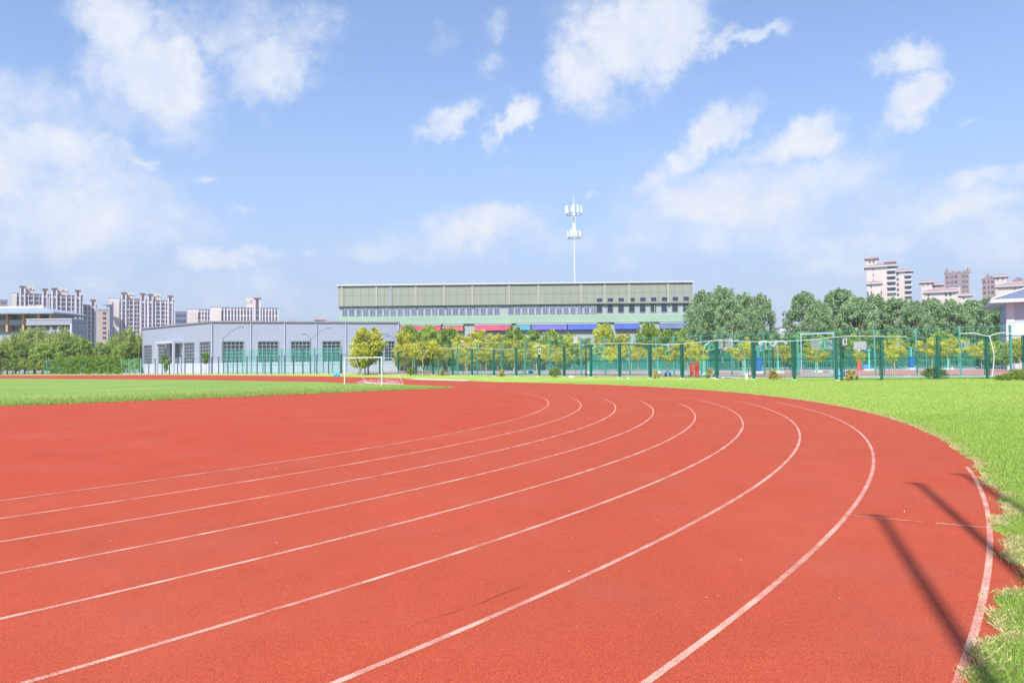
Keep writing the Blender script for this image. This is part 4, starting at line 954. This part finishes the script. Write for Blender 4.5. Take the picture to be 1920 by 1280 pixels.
hoop(1778, 692.5, 2.6, 'turquoise basketball stand right of the round bush, arm to the right', H=3.6)
# white square frame by the middle stand
# ------------------------------------------------------------------ street lamps
blk = mat('lamp_black', (.018, .02, .024), .5, .4)
def lamp(name, px, ytop, Y, arms, label, m, ball=False, group=None):
    p_ = P(px, ytop, Y); t = thing(name, label, 'street lamp', (p_.x, Y, 0), 0, group); H_ = p_.z
    MB().tube([(0, 0, 0), (0, 0, .5), (0, 0, H_)], [.11, .07, .055], 8).build('pole', m, t)
    for e, dz in arms:
        a_ = MB().tube([(0, 0, H_ - .15), (e * .5, 0, H_ + dz * .6), (e, 0, H_ + dz)], .04, 6).build('arm', m, t)
        sg = 1 if e > 0 else -1; MB().box(min(e, e + sg * .9), max(e, e + sg * .9), -.14, .14, H_ + dz - .04, H_ + dz + .10).build('lamp_head', m, a_)
    return t
lamp('street_lamp', 419, 633, 145, [(3.0, 2.0)], 'slim street lamp with one raised arm at the hall corner', f_blue)
lamp('street_lamp', 582, 635, 146, [(3.2, 2.0), (-.8, .9)], 'street lamp before the long hall wall with two arms', f_blue)
lamp('street_lamp', 745, 638, 140, [(-1.9, 1.2)], 'street lamp at the right end of the hall with its arm to the left', f_blue)
lamp('street_lamp', 717, 637, 140, [(.5, .6)], 'short-armed street lamp between the round tree and the hall end', f_blue)
lamp('street_lamp', 831, 655, 108, [(-1.2, .5)], 'black lamp post behind the fence left of the double bush', blk)
t = lamp('court_lamp', 1449, 648, 66, [], 'black court lamp post with white curved double arms', blk)
zt = P(1449, 648, 66).z
for sg in (-1, 1):
    a_ = MB().tube([(0, 0, zt - .1), (sg * .35, 0, zt + .35), (sg * .8, 0, zt + .42), (sg * 1.15, 0, zt + .25)], .05, 6).build('arm', cab, t)
    MB().tube([(sg * 1.15, 0, zt + .28), (sg * 1.2, 0, zt + .12)], [.14, .10], 8).build('lamp_head', cab, a_)
lamp('street_lamp', 1098, 648, 84, [], 'plain thin black post behind the middle fence', blk)
t = thing('globe_lamp', 'thin pole with a pale globe left of the classroom trees', 'street lamp', tuple(P(868, 640, 110).xy) + (0,))
MB().tube([(0, 0, 0), (0, 0, 4.6)], .05, 6).build('pole', f_blue, t); MB().tube([(0, 0, 4.6), (0, 0, 4.75), (0, 0, 4.9)], [.12, .2, .1], 8).build('globe', bw, t)
wb = thing('wall_box', 'small white box on a pole behind the trees in the middle', 'box', tuple(P(1079, 640, 100).xy) + (0,))
MB().tube([(0, 0, 0), (0, 0, 4.2)], .05, 6).build('pole', f_blue, wb); MB().box(-.28, .28, -.15, .15, 4.15, 4.95).build('housing', bw, wb); MB().box(-.32, .32, -.19, .19, 4.953, 5.03).build('lid', wtr, wb)

# tall floodlight poles standing just behind the photographer, they throw the long shadows on the outer lane
fl = mat('floodlight_grey', (.35, .36, .38), .4, .5, metal=.4)
for i, (gx, gy, back_, lb_) in enumerate(((3.72, 7.55, 11.0, 'floodlight pole nearest the track edge, its shadow crossing the cross line'), (5.16, 9.45, 11.3, 'floodlight pole whose shadow meets the outer white line'), (6.15, 10.15, 11.6, 'floodlight pole furthest right on the grass behind the camera'))):
    H_ = back_ * math.tan(SUN_EL); bxp = (gx - back_ * math.sin(SUN_AZ - math.pi), gy - back_ * math.cos(SUN_AZ - math.pi))
    t = thing('floodlight_pole', lb_, 'floodlight', (bxp[0], bxp[1], 0), 0, 'floodlight poles behind the camera')
    MB().tube([(0, 0, 0), (0, 0, H_)], [.065, .045], 12).build('pole', fl, t)
    hd = MB().tube([(0, 0, H_ - .05), (-.09, .02, H_ - .01)], [.03, .025], 8).build('arm', fl, t); MB().box(-.15, -.06, -.03, .03, H_ - .04, H_ + .01).build('lamp_head', fl, hd)

# ------------------------------------------------------------------ goal on the infield
gp, gq = P(646, 719, 58.6), P(716, 719, 54.9); A_ = Vector((gp.x, gp.y)); B_ = Vector((gq.x, gq.y)); d_ = B_ - A_; L = d_.length
goal = thing('football_goal', 'small white football goal with torn net on the infield', 'goal', (A_.x, A_.y, 0), math.atan2(d_.y, d_.x)); gwm = mat('goal_white', (.62, .64, .65), .4, .4)
HG = 2.08; r = .046
MB().tube([(0, 0, 0), (0, 0, HG)], r, 8).build('post', gwm, goal); MB().tube([(L, 0, 0), (L, 0, HG)], r, 8).build('post', gwm, goal); MB().tube([(-.02, 0, HG), (L + .02, 0, HG)], r, 8).build('crossbar', gwm, goal)
for x in (0, L):
    MB().tube([(x, 0, HG - .03), (x + .02, .95, HG - .05), (x + .05, 1.9, .05)], .028, 6).build('side_stay', gwm, goal)
MB().tube([(.05, 1.9, .04), (L + .05, 1.9, .04)], .025, 6).build('ground_bar', gwm, goal)
tp = MB()
for x in (.28, .72, 1.5, 2.9, 3.5, 3.95): tp.tube([(x, 0, HG), (x + .06, 0, HG)], r + .008, 8)
tp.build('tape_band', mat('tape_dark', (.10, .04, .05)), goal)
net = MB()
for x in np.arange(0.0, L + .05, .22):
    if rng.random() < .35: continue
    net.tube([(x, 1.88, .06), (x + rng.uniform(-.1, .1), 1.2 + rng.uniform(-.2, .2), .22), (x, .5 + rng.uniform(-.2, .3), .04)], .006, 3, False)
for y, zz in ((1.88, .1), (1.7, .28), (1.4, .26), (1.1, .16), (.8, .08)):
    q_ = [(x, y + rng.uniform(-.08, .08), max(.02, zz + rng.uniform(-.07, .12))) for x in np.arange(.2, L + .05, .3)]; net.tube(q_, .007, 3, False)
for k in np.arange(.1, 1.0, .1): net.tube([(L + .02, .95 * k * 2 if k < .5 else .95 + (k - .5) * 1.9, HG - .04 if k < .5 else HG * (1 - (k - .5) * 1.95)), (L - .1, .3 + 1.5 * k, .05)], .004, 3, False)
for k in (.15, .3, .5, .7): net.tube([(L + .02, .3 + k * .6, HG * (1 - k) + .05), (L + .03, 1.9 - (1 - k) * .7, HG * (1 - k))], .004, 3, False)
net.build('net', netm, goal)

# ------------------------------------------------------------------ small things on the ground
def bag(px, py, w, h, m, label, name='bag', z=0.0):
    gx, gy = G(px, py); o = MB(); n = 9; rg_ = []
    for k, (zz, sc) in enumerate(((0, .85), (.25, 1.05), (.6, .95), (.85, .6), (1.0, .25))):
        for j in range(n):
            a = 2 * math.pi * j / n; q_ = 1 + .16 * math.sin(j * 2.3 + k * 1.7); rg_.append((math.cos(a) * w / 2 * sc * q_, math.sin(a) * w / 2.6 * sc * q_, h * zz * (1 + .1 * math.sin(j * 1.9 + k))))
    o.v = rg_; o.f = [(k * n + j, k * n + (j + 1) % n, (k + 1) * n + (j + 1) % n, (k + 1) * n + j) for k in range(4) for j in range(n)] + [tuple(range(n - 1, -1, -1)), tuple(range(4 * n, 5 * n))]
    b = o.build(name, m); b.location = (gx, gy, z); return tag(b, label, name.replace('_', ' '))
bag(631, 705.5, .85, .5, mat('plastic_blue', (.03, .35, .62), .4), 'light blue crumpled bag lying left of the goal on the far track edge')
bag(1071, 708, .5, .22, mat('paper_white', (.75, .77, .78), .7), 'white litter lying on the grass before the fence', 'litter')
bag(1178, 710, .16, .1, MATS['paper_white'], 'tiny white scrap on the grass right of the litter', 'litter')
bag(1252, 705, .7, .55, mat('plastic_navy', (.012, .09, .30), .5), 'dark blue bag behind the fence left of the red cabinet')
bag(995, 700, .7, .45, MATS['plastic_navy'], 'dark blue bag behind the fence left of the lantern post')
bag(1575, 706.5, .8, .6, mat('plastic_cyan', (.02, .22, .50), .4), 'bright blue bucket-like bag behind the fence corner post')
bag(1626, 693, 1.5, .8, mat('mat_blue', (.05, .17, .42), .6), 'blue folded mat lying right of the red pad', 'mat')
pl_t = thing('white_post', 'short white marker post at the foot of the fence', 'post', (*G(1399.5, 711.5), 0)); MB().box(-.09, .09, -.07, .07, 0, .46).build('body', gwm, pl_t); MB().box(-.1, .1, -.08, .08, .463, .5).build('cap', wtr, pl_t)
# red cabinet with dark openings
gx, gy = G(1303.5, 705.2); rc = thing('red_cabinet', 'red cabinet with six dark square openings behind the fence', 'cabinet', (gx, gy, 0)); rm_ = mat('cabinet_red', (.62, .035, .035), .5, .4, var=.1, vscale=3)
s = gy / F; w = 15.5 * s; h = 24 * s
MB().box(-w / 2, w / 2, 0, .5, 0, h).build('body', rm_, rc); MB().box(-w / 2 - .04, w / 2 + .04, -.04, .54, h, h + .08).build('top_panel', rm_, rc); MB().box(-w / 2 + .03, w / 2 - .03, -.03, -.003, .06, h * .42).build('door', mat('cabinet_red_door', (.55, .03, .03), .5), rc)
for i in range(2):
    for j in range(3): MB().box(.04 + i * w * .24, .04 + i * w * .24 + w * .14, -.036, -.004, h * (.44 + j * .16), h * (.44 + j * .16) + h * .09).build('opening', blk, rc)
gx, gy = G(1611, 695); rp = thing('red_pad', 'red rounded padding standing left of the turquoise basketball stand', 'pad', (gx, gy, 0)); s = gy / F
MB().tube([(0, 0, 0), (0, 0, 15 * s), (0, 0, 19 * s), (0, 0, 21 * s)], [4.2 * s, 4.2 * s, 3 * s, 1.4 * s], 12).build('cover', rm_, rp); MB().tube([(0, 0, 21 * s), (0, 0, 23 * s)], .05, 6).build('peg', blk, rp)
# pale round slab by the fence
t = bag(1355, 709, 2.6, .1, mat('slab_pale', (.62, .56, .58), .8), 'pale round slab with pinkish top at the foot of the fence', 'stone_slab')

# ------------------------------------------------------------------ bushes and trees
BG = 'bushes along the fence'
for px, y0, yb, w, kd, lb in ((770, 688, 704, 19, 'bush', 'green bush between two fence posts right of the goal'), (829, 692, 704.5, 14, 'bushy', 'low reddish shrub right of the second dark fence post'),
    (941, 691, 706, 18, 'bushy', 'yellowish bush at the foot of the fence, left of middle'), (1041, 688, 707, 27, 'bush', 'round clipped green bush at the middle of the fence'),
    (1229, 693, 709.5, 17, 'bushy', 'orange-tinged bush hugging the post left of the blue bag'), (1330, 690, 709, 25, 'bushy', 'spreading olive bush right of the red cabinet'),
    (1450, 692, 712, 29, 'bushy', 'domed reddish-green bush below the black lamp post'), (1596, 692, 713, 30, 'bushy', 'loose yellow shrub right of the fence corner'),
    (1753, 687, 710.5, 50, 'bush', 'large round dark green bush behind the thick post at right')):
    gx, gy = G(px, yb); s = gy / F
    plant('bush', kd, 0, (gx, gy, 0), (yb - y0) * s, w * s, lb, BG, cat='bush')
for i, (px, py, h_) in enumerate(((1893, 712, .55), (1908, 711, .8), (1919, 712.5, .6), (1880, 713, .4))):
    gx, gy = G(px, py); plant('weed_clump', 'bush', 0, (gx, gy, 0), h_, 1.3, 'tall weeds at the right fence foot, %s from the left' % ORD[(1, 2, 3, 0)[i]], 'weeds at the right fence', cat='weeds')
YG = 'small yellow-leaved trees between the fences'
YT = [(792, 634, 60, 99), (830, 648, 34, 103), (772, 640, 26, 110), (874, 638, 42, 108), (912, 652, 34, 95), (876, 667, 20, 100), (962, 633, 54, 102), (980, 650, 50, 95), (1030, 646, 44, 92), (1052, 655, 32, 88), (1006, 640, 44, 112),
      (1148, 647, 30, 80), (1100, 650, 26, 92), (1184, 646, 30, 90), (1196, 648, 28, 101), (1222, 650, 26, 92), (1252, 646, 44, 74), (1290, 634, 50, 72), (1300, 648, 40, 70), (1392, 636, 44, 71), (1402, 628, 18, 73), (1466, 643, 26, 69), (1530, 647, 40, 65), (1610, 655, 20, 66),
      (1676, 630, 40, 68), (1672, 645, 22, 63), (1747, 629, 44, 66), (1780, 630, 46, 66), (1838, 634, 38, 65), (1912, 628, 36, 64), (1550, 618, 0, 0)]
YT = [y for y in YT if y[2]]
near = {792: 'wide', 830: 'small', 772: 'narrow', 874: 'tall', 912: 'round', 876: 'tiny low', 962: 'broad', 980: 'dense', 1030: 'full', 1052: 'low', 1006: 'far'}
YT.sort()
for i, (px, y0, w, Y) in enumerate(YT):
    adj = 'broad' if w > 42 else 'mid-sized' if w > 30 else 'slim'
    hb = 'before the hall end and classroom trees' if px < 900 else 'before the classroom block' if px < 1230 else 'by the red cabinet' if px < 1330 else 'before the poplars' if px < 1640 else 'in the right-hand court section'
    plant_px('yellow_tree', 'yellow', i % 3, px, y0 - 1, Y, w * 1.35, '%s yellow-leaved young tree %s, %s from the left' % (adj, hb, ORD[i] if i < 24 else '%s from the right counted back' % ORD[len(YT) - 1 - i]) if i < 24 else '%s yellow-leaved young tree in the right-hand court section, %s from the right' % (adj, ORD[len(YT) - 1 - i]), YG)
plant_px('round_tree', 'osmanthus', 0, 690, 606, 112, 70, 'large round yellow-green tree right behind the white goal')
plant_px('round_tree', 'osmanthus', 1, 684, 645, 118, 50, 'lower darker yellow-green tree behind the goal crossbar')
for i, (px, y0, w, Y, v) in enumerate(((1318, 536, 62, 128, 0), (1352, 528, 74, 135, 1), (1392, 541, 64, 128, 2), (1426, 542, 46, 124, 0), (1372, 548, 56, 118, 1),)):
    plant_px('poplar_tree', 'poplar', v, px, y0 - 2, Y, w * 1.12, ('poplar touching the right end of the classroom building', 'tallest poplar of the group right of the classroom building', 'poplar right of the tallest one before the sky gap', 'rounded poplar bordering the sky gap on its left', 'shorter poplar in front of the left poplar group')[i], 'poplars right of the classroom building')
PR = ((1507, 540, 58, 128, 0), (1534, 556, 46, 122, 2), (1572, 534, 72, 132, 1), (1606, 549, 56, 126, 2), (1640, 545, 62, 130, 0), (1678, 552, 62, 128, 1), (1712, 556, 44, 124, 2), (1746, 553, 56, 128, 0), (1782, 556, 56, 124, 1), (1818, 556, 60, 128, 2), (1855, 552, 60, 130, 0), (1893, 560, 50, 128, 1))
for i, (px, y0, w, Y, v) in enumerate(PR):
    plant_px('poplar_tree', 'poplar', v, px, y0 - 3, Y, w * 1.3, 'grey-green poplar in the long right-hand row, %s from the sky gap' % ORD[i], 'long row of poplars at right')
# willows and shrubs at left
for i, (px, y0, w, Y) in enumerate(((-8, 636, 62, 205), (30, 622, 66, 200), (66, 609, 78, 205), (118, 610, 74, 200), (150, 626, 44, 195), (96, 628, 70, 190))):
    plant_px('willow_tree', 'willow', i % 2, px, y0, Y, w, 'drooping willow before the school building, %s from the left' % ORD[(0, 1, 2, 4, 5, 3)[i]], 'willows at left')
for i, (px, y0, w, Y) in enumerate(((212, 632, 48, 198), (240, 611, 62, 196), (262, 628, 40, 200))):
    plant_px('willow_tree', 'willow', i % 2, px, y0, Y, w, ('small willow left of the hall between the towers', 'full willow crown touching the left corner of the hall', 'willow partly hidden behind the hall corner')[i], 'willows at left')
for i, px in enumerate(range(-6, 262, 21)):
    plant_px('small_tree', 'broad', i % 2, px + rng.uniform(-4, 4), 645 + rng.uniform(-4, 6) - (6 if 140 < px < 190 else 0), 182 + rng.uniform(-3, 3), 36 + rng.uniform(-6, 8), 'low green tree below the willows, %s from the left' % ORD[i], 'low trees below the willows')
for i, px in enumerate(range(-4, 262, 17)):
    bright = 100 < px < 228
    plant_px('hedge_shrub', 'shrub', i % 2, px, 664 if bright else 672 + rng.uniform(-2, 4), 176, 26, '%s shrub in the hedge behind the pale green fence, %s from the left' % ('bright leafy' if bright else 'dull green', ORD[i]), 'hedge behind the left fence', cat='shrub')
# vine-covered stretch of the pale fence
cs = []
for i in range(150):
    px = 98 + 130 * i / 150 + rng.uniform(-1, 1); w_ = at_px(px, (-128.0, 186.0), (-86.3, 160.2)); cs.append((w_.x, w_.y + .1, rng.uniform(.3, 3.5 if rng.random() < .8 else 4.0)))
V, rn = leafcloud(np.array(cs), nrng.uniform(.5, .8, len(cs)), 110, .14, .9)
vine = thing('climbing_vine', 'bright green vine covering the left fence beside the hall', 'vine', (0, 0, 0)); np_mesh('foliage', V, 4, mat('leaf_vine', (.17, .28, .03), .6, .3, rnd=.95, trans=.3), rn, vine)
def small_vine(px, y0, y1, w, label, Y):
    p_ = P(px, 680, Y); z0, z1 = P(px, y1, Y).z, P(px, y0, Y).z; ww = w * Y / F
    c_ = [(rng.uniform(-ww, ww) / 2 * (1 if k > .5 else .35), 0, z0 + (z1 - z0) * k) for k in [rng.random() for _ in range(34)]]
    V, rn = leafcloud(np.array(c_), nrng.uniform(.2, .42, len(c_)), 70, .11, .9)
    t = thing('climbing_vine', label, 'vine', (p_.x, Y, 0)); np_mesh('foliage', V, 4, MATS['leaf_vine'], rn, t); MB().tube([(0, 0, 0), (.1, 0, (z0 + z1) / 2)], [.05, .02], 5).build('stem', TRUNK, t)
small_vine(312, 666, 694, 16, 'bright vine hanging on the slate fence before the hall door', 147.5)
small_vine(386, 664, 680, 11, 'small bright vine on the fence near the hall corner', 143)
t = thing('palm_tree', 'shaggy palm cut off by the left edge of the photo', 'palm', tuple(P(0, 690, 170).xy) + (0,))
MB().tube([(0, 0, 0), (0, 0, 3.2)], [.35, .28], 8).build('trunk', TRUNK, t)
fr = MB()
for i in range(26):
    a = i * 2.4; u = rng.uniform(-.2, 1.1); L_ = rng.uniform(1.8, 2.7); q_ = []
    for k in range(6): tt = k / 5; q_.append((math.cos(a) * L_ * tt, math.sin(a) * L_ * tt, 3.2 + L_ * (u * tt - .9 * tt * tt)))
    for k in range(5):
        p0, p1 = Vector(q_[k]), Vector(q_[k + 1]); sd_ = Vector((-math.sin(a), math.cos(a), -.25)) * (.42 * (1 - abs(k - 2) / 4)); s2 = Vector((math.sin(a), -math.cos(a), -.25)) * (.42 * (1 - abs(k - 2) / 4))
        fr.quad(p0, p1, p1 + sd_, p0 + sd_ * .4); fr.quad(p0, p1, p1 + s2, p0 + s2 * .4)
fr.build('frond', mat('leaf_palm', (.08, .13, .03), .6), t)
# trees and shrubs behind the courts
k_ = 0
for i, (px, y0, w, Y, kd) in enumerate(((764, 610, 44, 158, 'broad'), (800, 614, 60, 160, 'broad'), (846, 616, 52, 156, 'broad'), (886, 626, 50, 160, 'dark'), (930, 628, 48, 158, 'dark'), (972, 624, 44, 160, 'broad'), (1020, 630, 48, 160, 'dark'),
      (1064, 626, 48, 158, 'broad'), (1108, 628, 50, 162, 'dark'), (1136, 606, 34, 160, 'broad'), (1160, 630, 50, 158, 'dark'), (1205, 628, 46, 162, 'dark'), (1222, 608, 38, 160, 'broad'), (1262, 616, 50, 156, 'dark'), (1305, 604, 48, 150, 'broad'), (1345, 610, 50, 140, 'dark'))):
    plant_px('background_tree', kd, i % 2, px, y0, Y, w, '%s tree at the foot of the classroom building, %s from the left' % ('dark evergreen' if kd == 'dark' else 'light green', ORD[i]), 'trees at the foot of the classroom building')
for i, px in enumerate(range(1372, 1925, 33)):
    kd = ('broad', 'dark')[i % 2] if i < 5 else 'broad'
    plant_px('background_tree', kd, i % 2, px + rng.uniform(-6, 6), 624 + rng.uniform(-5, 7), 122 + rng.uniform(-8, 8), 46 + rng.uniform(-6, 8), '%s tree under the poplars behind the courts, %s from the left' % ('dark evergreen' if kd == 'dark' else 'leafy green', ORD[i]), 'trees under the poplars')
for i, px in enumerate(range(760, 1400, 36)):
    plant_px('hedge_shrub', 'shrub', i % 2, px + rng.uniform(-5, 5), 655 + rng.uniform(-5, 6), 150 if px > 850 else 140, 44, 'shrub of the hedge beyond the courts, %s from the left' % ORD[i], 'hedge beyond the courts', cat='shrub')
for i, px in enumerate(range(1400, 1925, 40)):
    plant_px('hedge_shrub', 'dark', i % 2, px + rng.uniform(-5, 5), 660 + rng.uniform(-4, 6), 116, 50, 'dark shrub of the hedge beyond the right-hand courts, %s from the left' % ORD[i], 'hedge beyond the right courts', cat='shrub')

for i, (px, y0, w) in enumerate(((1868, 640, 34), (1900, 636, 40), (1930, 640, 40), (1884, 655, 30))):
    plant_px('small_tree', 'broad', i % 2, px, y0, 84, w, 'green tree before the pale blue pavilion, %s from the left' % ORD[(0, 2, 3, 1)[i]], 'trees before the pavilion')


plant_px('round_tree', 'osmanthus', 1, 673, 648, 109, 40, 'lowest yellow-green tree left of and behind the goal crossbar')
gr_ = [(758, 614, 44), (782, 622, 40), (806, 611, 46), (838, 616, 48), (868, 622, 44), (900, 614, 48), (932, 620, 46), (965, 612, 50), (1000, 620, 46), (1036, 618, 46), (1072, 622, 44), (1128, 602, 40), (1168, 620, 44), (1212, 606, 44), (1250, 620, 44), (1284, 612, 46)]
for i, (px, y0, w) in enumerate(gr_):
    plant_px('garden_tree', ('osmanthus', 'broad')[(i * 5 // 3) % 2], i % 2, px, y0, 128 + (i * 7) % 11, w, 'bushy tree of the green belt before the classroom building, %s from the hall end' % ORD[i], 'green belt before the classroom building')

# ------------------------------------------------------------------ summer haze
hz_m = bpy.data.materials.new('haze'); hz_m.use_nodes = True; n = hz_m.node_tree.nodes; n.clear()
o_ = n.new('ShaderNodeOutputMaterial'); v_ = n.new('ShaderNodeVolumePrincipled'); v_.inputs['Color'].default_value = (.86, .90, .97, 1); v_.inputs['Density'].default_value = .00025; v_.inputs['Anisotropy'].default_value = .2
hz_m.node_tree.links.new(v_.outputs[0], o_.inputs['Volume'])
hb = MB().box(-920, 920, -120, 1020, -1.0, 82).build('haze', hz_m); tag(hb, 'thin summer haze over the town', 'haze', kind='stuff')
